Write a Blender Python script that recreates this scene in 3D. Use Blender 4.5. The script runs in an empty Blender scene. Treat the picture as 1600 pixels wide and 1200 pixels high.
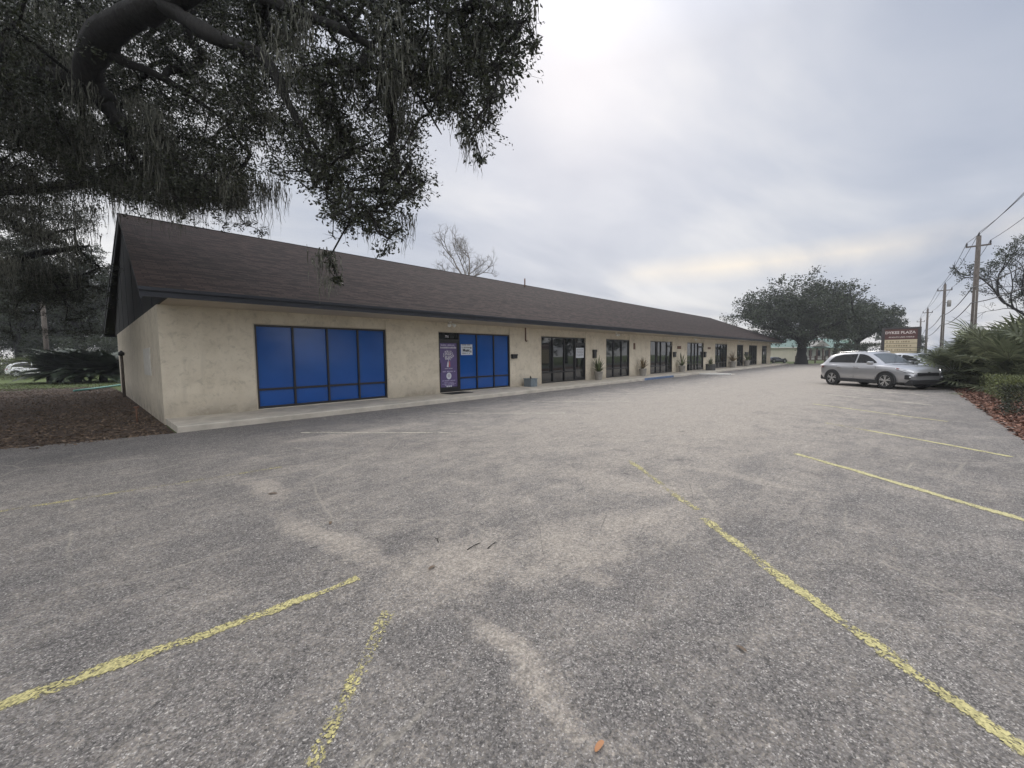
import bpy, bmesh, math, random
import numpy as np
from mathutils import Vector, Matrix
R_ = math.radians
C = bpy.context.scene.collection
random.seed(7)
# ------------------------------------------------------------------ camera model (metres)
S = 1.08
F_, PITCH, ROLL, YAW, H = 637.6558, .0675, -.0122, .8103, 1.5*S
_cy, _sy, _cp, _sp = math.cos(YAW), math.sin(YAW), math.cos(PITCH), math.sin(PITCH)
FWD = np.array([_sy*_cp, _cy*_cp, -_sp]); _rt = np.array([_cy, -_sy, 0.]); _up = np.cross(_rt, FWD)
_cr, _sr = math.cos(ROLL), math.sin(ROLL)
RT = _rt*_cr+_up*_sr; UP = _up*_cr-_rt*_sr
CAM = np.array([0, 0, H]); FH = np.array([_sy, _cy, 0])
def ray(px, py): return FWD+RT*(px-800)/F_-UP*(py-600)/F_
def gnd(px, py, z=0.):
    d = ray(px, py); return CAM+d*(z-H)/d[2]
def at(px, py, Z):
    d = ray(px, py); return CAM+d*Z/(d@FH)
def onY(px, py, Y):
    d = ray(px, py); return CAM+d*Y/d[1]
def onX(px, py, X):
    d = ray(px, py); return CAM+d*X/d[0]
# ------------------------------------------------------------------ materials
def mat(name):
    m = bpy.data.materials.new(name); m.use_nodes = True
    nt = m.node_tree; return m, nt, nt.nodes['Principled BSDF']
def N(nt, t, **kw):
    n = nt.nodes.new(t)
    for k, v in kw.items():
        if k in n.inputs: n.inputs[k].default_value = v
        else: setattr(n, k, v)
    return n
def L(nt, a, b): nt.links.new(a, b)
def ramp(nt, fac, stops):
    r = N(nt, 'ShaderNodeValToRGB'); e = r.color_ramp.elements
    while len(e) < len(stops): e.new(.5)
    for i, (p, c) in enumerate(stops):
        e[i].position = p; e[i].color = (c if len(c) == 4 else tuple(c)+(1,))
    if fac is not None: L(nt, fac, r.inputs[0])
    return r.outputs[0]
def mixc(nt, fac, a, b, mode='MIX'):
    m = N(nt, 'ShaderNodeMix', data_type='RGBA', blend_type=mode)
    for s, v in ((m.inputs[0], fac), (m.inputs[6], a), (m.inputs[7], b)):
        if hasattr(v, 'links'): L(nt, v, s)
        else: s.default_value = v if not isinstance(v, tuple) or len(v) == 4 else v+(1,)
    return m.outputs[2]
def mth(nt, op, a, b=None, c=None, clamp=False):
    m = N(nt, 'ShaderNodeMath', operation=op, use_clamp=clamp)
    for i, v in enumerate((a, b, c)):
        if v is None: continue
        if hasattr(v, 'links'): L(nt, v, m.inputs[i])
        else: m.inputs[i].default_value = v
    return m.outputs[0]
def mrange(nt, v, a, b, c=0., d=1.):
    m = N(nt, 'ShaderNodeMapRange'); L(nt, v, m.inputs[0])
    for i, x in enumerate((a, b, c, d)): m.inputs[i+1].default_value = x
    return m.outputs[0]
def coords(nt, scale=(1, 1, 1), kind='Object'):
    t = N(nt, 'ShaderNodeTexCoord'); m = N(nt, 'ShaderNodeMapping'); m.inputs['Scale'].default_value = scale
    L(nt, t.outputs[kind], m.inputs[0]); return m.outputs[0]
def noise(nt, co, scale, detail=5, rough=.55, dist=0.):
    n = N(nt, 'ShaderNodeTexNoise', Scale=scale, Detail=detail, Roughness=rough, Distortion=dist)
    L(nt, co, n.inputs['Vector']); return n.outputs[0]
def bump(nt, b, h, strength=.3, dist=.01):
    n = N(nt, 'ShaderNodeBump', Strength=strength, Distance=dist); L(nt, h, n.inputs['Height']); L(nt, n.outputs[0], b.inputs['Normal'])
def simple(name, col, rough=.6, metal=0., var=.15, scale=6., bscale=None, bstr=.2, ior=None, coat=0.):
    m, nt, b = mat(name); co = coords(nt)
    n = noise(nt, co, scale, 6, .6)
    lo = tuple(c*(1-var) for c in col); hi = tuple(min(1, c*(1+var)) for c in col)
    L(nt, ramp(nt, n, [(.3, lo), (.7, hi)]), b.inputs['Base Color'])
    b.inputs['Roughness'].default_value = rough; b.inputs['Metallic'].default_value = metal
    if ior: b.inputs['IOR'].default_value = ior
    if coat: b.inputs['Coat Weight'].default_value = coat; b.inputs['Coat Roughness'].default_value = .05
    if bscale: bump(nt, b, noise(nt, co, bscale, 4, .6), bstr, .01)
    return m
M = {}
def m_asphalt():
    m, nt, b = mat('asphalt'); co = coords(nt)
    v = N(nt, 'ShaderNodeTexVoronoi', Scale=150.); L(nt, co, v.inputs['Vector'])
    sx = N(nt, 'ShaderNodeSeparateColor'); L(nt, v.outputs['Color'], sx.inputs[0])
    stone = ramp(nt, sx.outputs[0], [(0, (.04, .0375, .036)), (.4, (.113, .104, .099)), (.75, (.222, .205, .194)), (.93, (.36, .335, .315)), (1, (.7, .66, .62))])
    v2 = N(nt, 'ShaderNodeTexVoronoi', Scale=88.); L(nt, co, v2.inputs['Vector'])
    sx2 = N(nt, 'ShaderNodeSeparateColor'); L(nt, v2.outputs['Color'], sx2.inputs[0])
    stone = mixc(nt, .35, stone, ramp(nt, sx2.outputs[1], [(0, (.06, .056, .053)), (.6, (.17, .16, .15)), (1, (.42, .4, .37))]))
    big = noise(nt, co, .55, 7, .62, .4)
    tone = mixc(nt, .8, stone, ramp(nt, big, [(.3, (.8, .785, .775)), (.7, (1.14, 1.12, 1.09))]), 'MULTIPLY')
    grit = mth(nt, 'ADD', mth(nt, 'MULTIPLY', noise(nt, co, 34, 3, .75), .6), mth(nt, 'MULTIPLY', noise(nt, co, 11, 4, .75), .4))
    # wind-blown sand: drifts where cars pass, plus three swept fans
    wn = N(nt, 'ShaderNodeTexNoise', Scale=.8, Detail=5.); L(nt, co, wn.inputs['Vector'])
    wv = N(nt, 'ShaderNodeVectorMath', operation='MULTIPLY_ADD'); L(nt, wn.outputs[1], wv.inputs[0]); wv.inputs[1].default_value = (.9, .9, 0); wv.inputs[2].default_value = (-.45, -.45, 0)
    wa = N(nt, 'ShaderNodeVectorMath', operation='ADD'); L(nt, wv.outputs[0], wa.inputs[0]); L(nt, co, wa.inputs[1])
    sp = N(nt, 'ShaderNodeSeparateXYZ'); L(nt, wa.outputs[0], sp.inputs[0]); X, Y = sp.outputs[0], sp.outputs[1]
    lane = mth(nt, 'MULTIPLY', mrange(nt, mth(nt, 'ABSOLUTE', mth(nt, 'SUBTRACT', Y, 4.6)), 1.6, 7.2, 1, 0), mrange(nt, X, 1.0, 9., .22, .78))
    def fan(cx, cy, ang, a, c):
        dx = mth(nt, 'SUBTRACT', X, cx); dy = mth(nt, 'SUBTRACT', Y, cy); ca, sa = math.cos(ang), math.sin(ang)
        u = mth(nt, 'ADD', mth(nt, 'MULTIPLY', dx, ca/a), mth(nt, 'MULTIPLY', dy, sa/a))
        w = mth(nt, 'ADD', mth(nt, 'MULTIPLY', dx, -sa/c), mth(nt, 'MULTIPLY', dy, ca/c))
        return mrange(nt, mth(nt, 'ADD', mth(nt, 'MULTIPLY', u, u), mth(nt, 'MULTIPLY', w, w)), .0, 1., .7, 0)
    fans = None
    for A_, B_, w_ in (((560, 1000), (790, 815), .42), ((420, 800), (640, 880), .2), ((690, 900), (1110, 785), .5), ((680, 965), (990, 1160), .1), ((830, 730), (1210, 800), .38), ((1010, 720), (1330, 780), .2), ((870, 880), (960, 910), .14), ((440, 690), (700, 660), .35), ((380, 745), (450, 780), .2)):
        ga, gb_ = gnd(*A_), gnd(*B_); a = ((ga[0]+gb_[0])/2, (ga[1]+gb_[1])/2, math.atan2(gb_[1]-ga[1], gb_[0]-ga[0]), max(.25, math.hypot(*(gb_-ga)[:2])/2*1.25), w_*1.4)
        f = fan(*a); fans = f if fans is None else mth(nt, 'MAXIMUM', fans, f)
    pat = noise(nt, co, 1.7, 10, .72, .35); pat2 = noise(nt, coords(nt, (.5, 1.6, 1)), 2.6, 8, .7, .5)
    amt = mth(nt, 'ADD', mth(nt, 'MAXIMUM', lane, fans), mth(nt, 'ADD', mth(nt, 'MULTIPLY', mth(nt, 'SUBTRACT', pat, .5), 1.35), mth(nt, 'MULTIPLY', mth(nt, 'SUBTRACT', pat2, .5), .9)))
    amt = mrange(nt, amt, -.25, 1.1, 0, 1)
    # the stones poke through thin sand
    amt = mth(nt, 'MULTIPLY', mth(nt, 'SUBTRACT', mth(nt, 'MULTIPLY', amt, 1.45), mth(nt, 'ADD', mth(nt, 'MULTIPLY', sx.outputs[0], .55), mth(nt, 'MULTIPLY', sx2.outputs[0], .4))), 1.7, clamp=True)
    amt = mth(nt, 'MULTIPLY', amt, .82)
    sand = ramp(nt, mth(nt, 'ADD', mth(nt, 'MULTIPLY', noise(nt, co, 190, 2, .6), .6), mth(nt, 'MULTIPLY', sx2.outputs[2], .4)), [(.2, (.235, .204, .168)), (.5, (.385, .336, .28)), (.8, (.53, .468, .395))])
    col = mixc(nt, amt, tone, sand)
    # cracks, half of them filled with pale sand
    dn = N(nt, 'ShaderNodeTexNoise', Scale=.9, Detail=4.); L(nt, co, dn.inputs['Vector'])
    wob = mixc(nt, .16, co, dn.outputs[1])
    for sc, w, c, fk in ((.5, .008, (.4, .36, .3), .5), (1.5, .007, (.04, .038, .036), .45)):
        vc = N(nt, 'ShaderNodeTexVoronoi', Scale=sc, feature='DISTANCE_TO_EDGE'); L(nt, wob, vc.inputs['Vector'])
        line = mrange(nt, vc.outputs[0], 0, w, 1, 0)
        gate = mrange(nt, noise(nt, co, .7, 3), .46, .56, 0, fk)
        col = mixc(nt, mth(nt, 'MULTIPLY', line, gate), col, c)
    col = mixc(nt, 1., col, ramp(nt, grit, [(.36, (.58, .58, .58)), (.5, (1, 1, 1)), (.64, (1.35, 1.34, 1.32))]), 'MULTIPLY')
    stain = mrange(nt, noise(nt, co, 1.9, 5, .7, .3), .66, .74, 0, .55)
    col = mixc(nt, stain, col, (.07, .062, .055))
    L(nt, col, b.inputs['Base Color']); b.inputs['Roughness'].default_value = .85
    hgt = mth(nt, 'SUBTRACT', mth(nt, 'MULTIPLY', sx.outputs[0], 1.), mth(nt, 'MULTIPLY', v.outputs[0], 1.2))
    bump(nt, b, mth(nt, 'MULTIPLY', hgt, mth(nt, 'SUBTRACT', 1.2, amt)), .55, .006)
    return m
def m_line(name, col, wear):
    m, nt, b = mat(name); co = coords(nt)
    v = N(nt, 'ShaderNodeTexVoronoi', Scale=95.); L(nt, co, v.inputs['Vector'])
    sx = N(nt, 'ShaderNodeSeparateColor'); L(nt, v.outputs['Color'], sx.inputs[0])
    n = noise(nt, co, 3.2, 8, .7, .3); uvn = N(nt, 'ShaderNodeUVMap'); sp = N(nt, 'ShaderNodeSeparateXYZ'); L(nt, uvn.outputs[0], sp.inputs[0])
    edge = mrange(nt, mth(nt, 'ABSOLUTE', mth(nt, 'SUBTRACT', sp.outputs[1], .5)), .22, .5, 0, .5)
    val = mth(nt, 'ADD', mth(nt, 'MULTIPLY', n, 1.5), mth(nt, 'MULTIPLY', sx.outputs[0], .42))
    val = mth(nt, 'SUBTRACT', val, edge)
    a = mrange(nt, val, wear, wear+.2)
    L(nt, ramp(nt, sx.outputs[1], [(0, tuple(c*.6 for c in col)), (.5, col), (1, tuple(min(1, c*1.25) for c in col))]), b.inputs['Base Color'])
    b.inputs['Roughness'].default_value = .75; L(nt, a, b.inputs['Alpha'])
    return m
def m_stucco():
    m, nt, b = mat('stucco'); co = coords(nt)
    n = noise(nt, co, 1.6, 9, .68, .25); n2 = noise(nt, co, 5.5, 8, .72, .6); st = noise(nt, coords(nt, (2.5, 2.5, .25)), 1.5, 6, .65)
    c = ramp(nt, n, [(.3, (.55, .485, .378)), (.5, (.66, .588, .468)), (.72, (.71, .64, .515))])
    c = mixc(nt, mrange(nt, n2, .52, .68, 0, .5), c, (.33, .29, .225))
    c = mixc(nt, mrange(nt, st, .55, .75, 0, .28), c, (.33, .29, .23))
    sp = N(nt, 'ShaderNodeSeparateXYZ'); L(nt, co, sp.inputs[0])
    low = mth(nt, 'MULTIPLY', mrange(nt, sp.outputs[2], .12, .75, .75, 0), mrange(nt, n, .4, .6, .3, 1.))
    c = mixc(nt, low, c, (.2, .17, .13))
    L(nt, c, b.inputs['Base Color']); b.inputs['Roughness'].default_value = .9
    bump(nt, b, mth(nt, 'ADD', noise(nt, co, 28, 5, .7), mth(nt, 'MULTIPLY', n2, 1.5)), .5, .02); return m
def m_shingle():
    m, nt, b = mat('shingle'); co = coords(nt, kind='UV')
    br = N(nt, 'ShaderNodeTexBrick', Scale=1.); L(nt, co, br.inputs['Vector'])
    br.inputs['Brick Width'].default_value = .3; br.inputs['Row Height'].default_value = .14; br.inputs['Mortar Size'].default_value = .011
    br.inputs['Mortar Smooth'].default_value = .3; br.offset = .37; br.inputs['Bias'].default_value = 0.
    br.inputs['Color1'].default_value = (0, 0, 0, 1); br.inputs['Color2'].default_value = (1, 1, 1, 1); br.inputs['Mortar'].default_value = (.2, .2, .2, 1)
    sx = N(nt, 'ShaderNodeSeparateColor'); L(nt, br.outputs[0], sx.inputs[0])
    tone = mth(nt, 'ADD', mth(nt, 'MULTIPLY', sx.outputs[0], .7), mth(nt, 'MULTIPLY', noise(nt, co, 2.2, 6, .7), .6))
    rw_ = N(nt, 'ShaderNodeTexWhiteNoise', noise_dimensions='1D'); spu = N(nt, 'ShaderNodeSeparateXYZ'); L(nt, co, spu.inputs[0]); L(nt, mth(nt, 'FLOOR', mth(nt, 'DIVIDE', spu.outputs[1], .14)), rw_.inputs['W'])
    tone = mth(nt, 'ADD', tone, mth(nt, 'MULTIPLY', mth(nt, 'SUBTRACT', rw_.outputs[0], .5), .45))
    c = ramp(nt, tone, [(.15, (.009, .0052, .0048)), (.5, (.022, .0134, .012)), (.85, (.05, .0315, .028))])
    c = mixc(nt, mth(nt, 'MULTIPLY', br.outputs[1], .95), c, (.008, .006, .006))
    c = mixc(nt, mrange(nt, noise(nt, coords(nt, (.35, .08, 1), 'UV'), 3., 6, .6), .5, .75, 0, .35), c, (.04, .031, .029))
    butt_shadow = mrange(nt, mth(nt, 'FRACT', mth(nt, 'DIVIDE', spu.outputs[1], .14)), .0, .3, .75, 0)  # shadow line at each course's lower edge, painted into the colour
    c = mixc(nt, butt_shadow, c, (.006, .0045, .004))
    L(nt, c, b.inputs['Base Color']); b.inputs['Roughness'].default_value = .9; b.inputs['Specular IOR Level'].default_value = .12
    sp = N(nt, 'ShaderNodeSeparateXYZ'); L(nt, co, sp.inputs[0])
    saw = mth(nt, 'FRACT', mth(nt, 'DIVIDE', sp.outputs[1], .14))
    bump(nt, b, mth(nt, 'ADD', mth(nt, 'SUBTRACT', 1, saw), mth(nt, 'MULTIPLY', noise(nt, co, 140, 2), .25)), .8, .03); return m
def m_leaf(name, c1, c2, trans=.25, rough=.45):
    m, nt, b = mat(name); g = N(nt, 'ShaderNodeNewGeometry')
    c = ramp(nt, g.outputs['Random Per Island'], [(0, c1), (.75, c2), (1, tuple(min(1, x*1.5) for x in c2))])
    L(nt, c, b.inputs['Base Color']); b.inputs['Roughness'].default_value = rough
    if trans:
        t = N(nt, 'ShaderNodeBsdfTranslucent'); L(nt, c, t.inputs[0]); mx = N(nt, 'ShaderNodeMixShader'); mx.inputs[0].default_value = trans
        L(nt, b.outputs[0], mx.inputs[1]); L(nt, t.outputs[0], mx.inputs[2]); L(nt, mx.outputs[0], nt.nodes['Material Output'].inputs[0])
    return m
def m_ground(name, stops, scale, bs=40, bstr=.6, dist=.03):
    m, nt, b = mat(name); co = coords(nt)
    n = noise(nt, co, scale, 8, .7, .3); n2 = noise(nt, co, bs, 4, .7)
    c = ramp(nt, mth(nt, 'ADD', mth(nt, 'MULTIPLY', n, .6), mth(nt, 'MULTIPLY', n2, .4)), stops)
    L(nt, c, b.inputs['Base Color']); b.inputs['Roughness'].default_value = .95
    bump(nt, b, n2, bstr, dist); return m
def m_bark(name, c1, c2):
    m, nt, b = mat(name); co = coords(nt, (1, 1, .35))
    n = noise(nt, co, 14, 8, .7, .5)
    L(nt, ramp(nt, n, [(.35, c1), (.65, c2)]), b.inputs['Base Color']); b.inputs['Roughness'].default_value = .95
    bump(nt, b, n, .8, .03); return m
M['asphalt'] = m_asphalt()
M['yellow'] = m_line('yellow_paint', (.5, .445, .205), .78)
M['yellow_mid'] = m_line('flaked_yellow_paint', (.49, .435, .205), .86)
M['yellow_far'] = m_line('dull_yellow_paint', (.52, .47, .24), .62)
M['yellow_old'] = m_line('worn_yellow_paint', (.52, .46, .2), .98)
M['white_old'] = m_line('worn_white_paint', (.66, .61, .48), .74)
M['stucco'] = m_stucco(); M['shingle'] = m_shingle()
M['concrete'] = simple('concrete', (.49, .445, .375), .9, var=.2, scale=2.2, bscale=60, bstr=.2)
M['blue_kerb'] = simple('blue_kerb_paint', (.1, .15, .25), .75, var=.35, scale=7)
M['fascia'] = simple('fascia_paint', (.012, .014, .021), .55, var=.25, scale=2)
M['siding'] = simple('gable_siding', (.009, .0095, .012), .8, var=.3, scale=3, bscale=20)
M['soffit'] = simple('soffit_paint', (.46, .4, .31), .85, var=.08, scale=1.5)
M['bronze'] = simple('dark_bronze_frame', (.012, .011, .012), .4, var=.2)
M['blue_film'] = simple('blue_window_film', (.005, .072, .3), .14, var=.12, scale=.9, ior=1.5, bscale=1.3, bstr=.06)
M['glass'] = simple('tinted_glass', (.012, .014, .014), .02, var=.1, ior=1.8)
M['panelgrey'] = simple('grey_panel', (.6, .57, .51), .7)
M['black'] = simple('black_metal', (.012, .012, .013), .45, var=.2)
M['white'] = simple('white_paint', (.75, .74, .7), .5, var=.06)
M['paper'] = simple('white_paper', (.62, .64, .68), .6, var=.05)
M['ink'] = simple('dark_ink', (.03, .03, .04), .6)
M['inkgrey'] = simple('grey_ink', (.2, .2, .2), .6)
M['purple'] = simple('purple_print', (.105, .075, .19), .45, var=.15, scale=3)
M['lilac'] = simple('lilac_ink', (.4, .36, .5), .5)
M['palegrey'] = simple('pale_ink', (.5, .48, .52), .5)
M['red'] = simple('red_ink', (.4, .08, .1), .5)
M['rust'] = simple('rusty_steel', (.14, .075, .05), .8, var=.3)
M['pot'] = simple('grey_pot', (.3, .285, .26), .85, var=.15, bscale=30)
M['boxpot'] = simple('bluegrey_box', (.15, .18, .2), .7, var=.15)
M['darkpot'] = simple('dark_bin', (.09, .09, .09), .7, var=.2)
M['soil'] = simple('potting_soil', (.04, .028, .02), .95, var=.4, scale=30)
M['grass'] = m_ground('lawn_grass', [(.3, (.05, .075, .016)), (.5, (.085, .115, .028)), (.7, (.125, .15, .045))], .8)
M['dirt'] = m_ground('leaf_litter', [(.3, (.028, .019, .014)), (.5, (.065, .043, .03)), (.68, (.12, .082, .057))], 1.2)
M['mulch'] = m_ground('pine_straw', [(.3, (.04, .021, .015)), (.5, (.1, .05, .034)), (.7, (.17, .09, .06))], 2.5)
M['road'] = m_ground('road_asphalt', [(.3, (.1, .1, .1)), (.7, (.15, .15, .148))], 1.)
M['leaf'] = m_leaf('oak_leaf', (.012, .016, .007), (.036, .042, .02))
M['leaf_far'] = m_leaf('far_oak_leaf', (.015, .021, .011), (.042, .054, .028), .12, .6)
M['palm'] = m_leaf('palmetto_leaf', (.058, .072, .038), (.185, .2, .12), .2, .4)
M['sago'] = m_leaf('sago_leaf', (.014, .022, .012), (.05, .066, .04), .05, .3)
M['hedgeleaf'] = m_leaf('hedge_leaf', (.05, .06, .022), (.14, .16, .06), .2)
M['moss'] = m_leaf('spanish_moss', (.06, .062, .05), (.13, .13, .105), .2, .9)
M['litter'] = m_leaf('dead_leaf', (.05, .034, .024), (.175, .125, .085), 0, .8)
M['strawchip'] = m_leaf('pine_straw_chip', (.08, .036, .024), (.24, .125, .085), 0, .8)
M['fallen'] = simple('tan_leaf', (.42, .2, .09), .7, var=.2)
M['bark'] = m_bark('oak_bark', (.005, .0045, .004), (.02, .018, .016)); M['bark_pale'] = m_bark('pale_bark', (.1, .088, .075), (.24, .21, .18))
M['wood'] = m_bark('pole_wood', (.07, .058, .05), (.16, .135, .115))
M['wire'] = simple('cable', (.03, .03, .032), .6)
M['teal'] = simple('teal_hose', (.12, .33, .29), .5)
M['cream'] = simple('cream_siding', (.58, .54, .44), .85, var=.06, scale=1.)
M['greenroof'] = simple('green_metal_roof', (.17, .25, .215), .6, var=.12)
M['mint'] = simple('mint_siding', (.33, .5, .43), .7)
M['browntrim'] = simple('brown_trim', (.09, .05, .04), .7)
M['brownhead'] = simple('sign_header', (.1, .045, .04), .55)
M['signpanel'] = simple('sign_panel', (.56, .48, .33), .5, var=.05)
M['signink'] = simple('sign_ink', (.3, .24, .15), .6)
M['signpost'] = simple('sign_frame', (.05, .045, .045), .6)
M['signtext'] = simple('sign_letter', (.62, .55, .52), .6)
M['silver'] = simple('silver_car_paint', (.42, .42, .43), .3, .6, var=.03, coat=1.)
M['paleblue'] = simple('pale_car_paint', (.45, .46, .48), .3, .5, var=.03, coat=1.)
M['darkcar'] = simple('dark_car_paint', (.03, .032, .036), .3, .3, coat=1.)
M['whitecar'] = simple('white_car_paint', (.75, .75, .75), .3, coat=1.)
M['carglass'] = simple('car_glass', (.012, .013, .014), .06, ior=1.38)
M['screen'] = simple('windscreen_glass', (.05, .06, .06), .03, ior=2.2)
M['trim'] = simple('black_plastic', (.02, .02, .021), .6)
M['tyre'] = simple('rubber', (.016, .016, .016), .85)
M['alloy'] = simple('alloy', (.6, .6, .6), .3, .8)
M['chrome'] = simple('chrome', (.7, .7, .7), .12, 1.)
M['lens'] = simple('lamp_lens', (.85, .86, .88), .15)
M['redlens'] = simple('red_lens', (.25, .02, .02), .2)
# ------------------------------------------------------------------ mesh helpers
class MB:
    def __init__(s): s.v, s.f, s.m, s.mats, s.uv, s.sm = [], [], [], [], {}, []
    def mi(s, m):
        if m not in s.mats: s.mats.append(m)
        return s.mats.index(m)
    def add(s, vs, fs, m, smooth=False):
        o = len(s.v); s.v += [tuple(map(float, v)) for v in vs]; k = s.mi(m)
        for f in fs: s.f.append([o+i for i in f]); s.m.append(k); s.sm.append(smooth)
    def box(s, a, b, m):
        x0, y0, z0 = a; x1, y1, z1 = b
        s.add([(x0, y0, z0), (x1, y0, z0), (x1, y1, z0), (x0, y1, z0), (x0, y0, z1), (x1, y0, z1), (x1, y1, z1), (x0, y1, z1)],
              [(3, 2, 1, 0), (4, 5, 6, 7), (0, 1, 5, 4), (1, 2, 6, 5), (2, 3, 7, 6), (3, 0, 4, 7)], m)
    def cbox(s, a, b, m, c=.01):   # box with chamfered edges
        bm = bmesh.new(); bmesh.ops.create_cube(bm, size=1.)
        for v in bm.verts: v.co = Vector([(a[i]+b[i])/2+v.co[i]*(b[i]-a[i]) for i in range(3)])
        bmesh.ops.bevel(bm, geom=bm.edges[:], offset=c, segments=2, affect='EDGES', profile=.5)
        bm.verts.index_update(); s.add([v.co for v in bm.verts], [[v.index for v in f.verts] for f in bm.faces], m); bm.free()
    def tube(s, pts, rad, m, n=8, cap=True, smooth=True):
        pts = [np.asarray(p, float) for p in pts]; k = len(pts)
        rad = rad if hasattr(rad, '__len__') else [rad]*k
        vs = []; ref = None
        for i, p in enumerate(pts):
            t = pts[min(i+1, k-1)]-pts[max(i-1, 0)]; t = t/(np.linalg.norm(t)+1e-9)
            if ref is None: ref = np.array([1., 0, 0]) if abs(t[0]) < .8 else np.array([0, 1., 0])
            a = ref-t*(ref@t); a /= np.linalg.norm(a)+1e-9; b = np.cross(t, a); ref = a
            for j in range(n):
                q = 2*math.pi*j/n; vs.append(p+rad[i]*(a*math.cos(q)+b*math.sin(q)))
        fs = [(i*n+j, i*n+(j+1) % n, (i+1)*n+(j+1) % n, (i+1)*n+j) for i in range(k-1) for j in range(n)]
        if cap: fs += [tuple(range(n-1, -1, -1)), tuple((k-1)*n+j for j in range(n))]
        s.add(vs, fs, m, smooth)
    def lathe(s, prof, c, m, n=20, axis='z', smooth=True):
        vs = []
        for r, h in prof:
            for j in range(n):
                q = 2*math.pi*j/n; p = (r*math.cos(q), r*math.sin(q), h)
                if axis == 'y': p = (p[0], p[2], p[1])
                vs.append((c[0]+p[0], c[1]+p[1], c[2]+p[2]))
        k = len(prof); fs = [(i*n+j, i*n+(j+1) % n, (i+1)*n+(j+1) % n, (i+1)*n+j) for i in range(k-1) for j in range(n)]
        fs += [tuple(range(n-1, -1, -1)), tuple((k-1)*n+j for j in range(n))]
        s.add(vs, fs, m, smooth)
    def quads(s, V, m, smooth=False):        # V: (n,4,3) array
        o = len(s.v); s.v += V.reshape(-1, 3).tolist(); k = s.mi(m)
        for i in range(len(V)): s.f.append([o+4*i, o+4*i+1, o+4*i+2, o+4*i+3]); s.m.append(k); s.sm.append(smooth)
    def build(s, name, parent=None, loc=None):
        me = bpy.data.meshes.new(name); v = s.v
        if loc is not None: v = [(a-loc[0], b-loc[1], c-loc[2]) for a, b, c in v]
        me.from_pydata(v, [], s.f)
        for m in s.mats: me.materials.append(m)
        me.polygons.foreach_set('material_index', s.m); me.polygons.foreach_set('use_smooth', s.sm); me.update()
        o = bpy.data.objects.new(name, me); C.objects.link(o)
        if parent is not None: o.parent = parent
        if loc is not None: o.location = loc
        return o
def tag(o, label=None, cat=None, group=None, kind=None):
    for k, v in (('label', label), ('category', cat), ('group', group), ('kind', kind)):
        if v: o[k] = v
    return o
def empty(name, loc, label, cat, group=None, rz=0.):
    o = bpy.data.objects.new(name, None); C.objects.link(o); o.location = tuple(map(float, loc)); o.rotation_euler = (0, 0, rz)
    return tag(o, label, cat, group)
def part(mb, name, root, mats=None):
    """mesh given in world metres, parented to an unrotated root"""
    return mb.build(name, root, None) if root is None else _loc(mb, name, root)
def world_loc(o):
    p = Vector(o.location)
    while o.parent: o = o.parent; p += Vector(o.location)
    return p
def _loc(mb, name, root):
    l = world_loc(root); mb.v = [(a-l.x, b-l.y, c-l.z) for a, b, c in mb.v]; return mb.build(name, root)
def copy_tree(o, parent=None):
    c = o.copy(); C.objects.link(c); c.parent = parent
    for ch in list(o.children): copy_tree(ch, c)
    return c
def quad_mesh(name, V, m, parent=None, smooth=False, nv=4):   # V (n,nv,3) numpy, fast
    n = len(V); me = bpy.data.meshes.new(name)
    me.vertices.add(n*nv); me.vertices.foreach_set('co', np.ascontiguousarray(V, dtype=np.float32).ravel())
    me.loops.add(n*nv); me.loops.foreach_set('vertex_index', np.arange(n*nv, dtype=np.int32))
    me.polygons.add(n); me.polygons.foreach_set('loop_start', np.arange(0, n*nv, nv, dtype=np.int32))
    me.polygons.foreach_set('loop_total', np.full(n, nv, np.int32)); me.materials.append(m); me.update(calc_edges=True)
    o = bpy.data.objects.new(name, me); C.objects.link(o)
    if parent is not None: o.parent = parent
    return o
def text_into(mb, s, size, m, place, align='CENTER', bold=0.):
    cu = bpy.data.curves.new('lettering', 'FONT'); cu.body = s; cu.size = size; cu.align_x = align; cu.align_y = 'CENTER'; cu.offset = bold; cu.resolution_u = 3
    ob = bpy.data.objects.new('lettering', cu); C.objects.link(ob); dg = bpy.context.evaluated_depsgraph_get(); dg.update()
    me = ob.evaluated_get(dg).to_mesh()
    mb.add([place(v.co.x, v.co.y) for v in me.vertices], [list(p.vertices) for p in me.polygons], m)
    ob.evaluated_get(dg).to_mesh_clear(); C.objects.unlink(ob); bpy.data.objects.remove(ob); bpy.data.curves.remove(cu)
# ------------------------------------------------------------------ building dimensions
D, SL, TT, OV = 13.55, .143, 2.637, 1.667
ZF, ZT, ZR, SO = 3.032, 3.22, 7.245, 1.866
X0, XR, XG, XE = 1.37, .912, 1.25, 68.2
YR, YE, YB = 21.85, 33.1, 30.15
OPEN = [(3.22, 7.07), (9.24, 13.06), (15.26, 19.06), (21.24, 24.07), (27.09, 30.8), (33.81, 37.59), (40.71, 44.29), (47.7, 50.0), (52.41, 55.98), (58.41, 60.92)]
OPEN = [(a*S, b*S) for a, b in OPEN]
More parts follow.
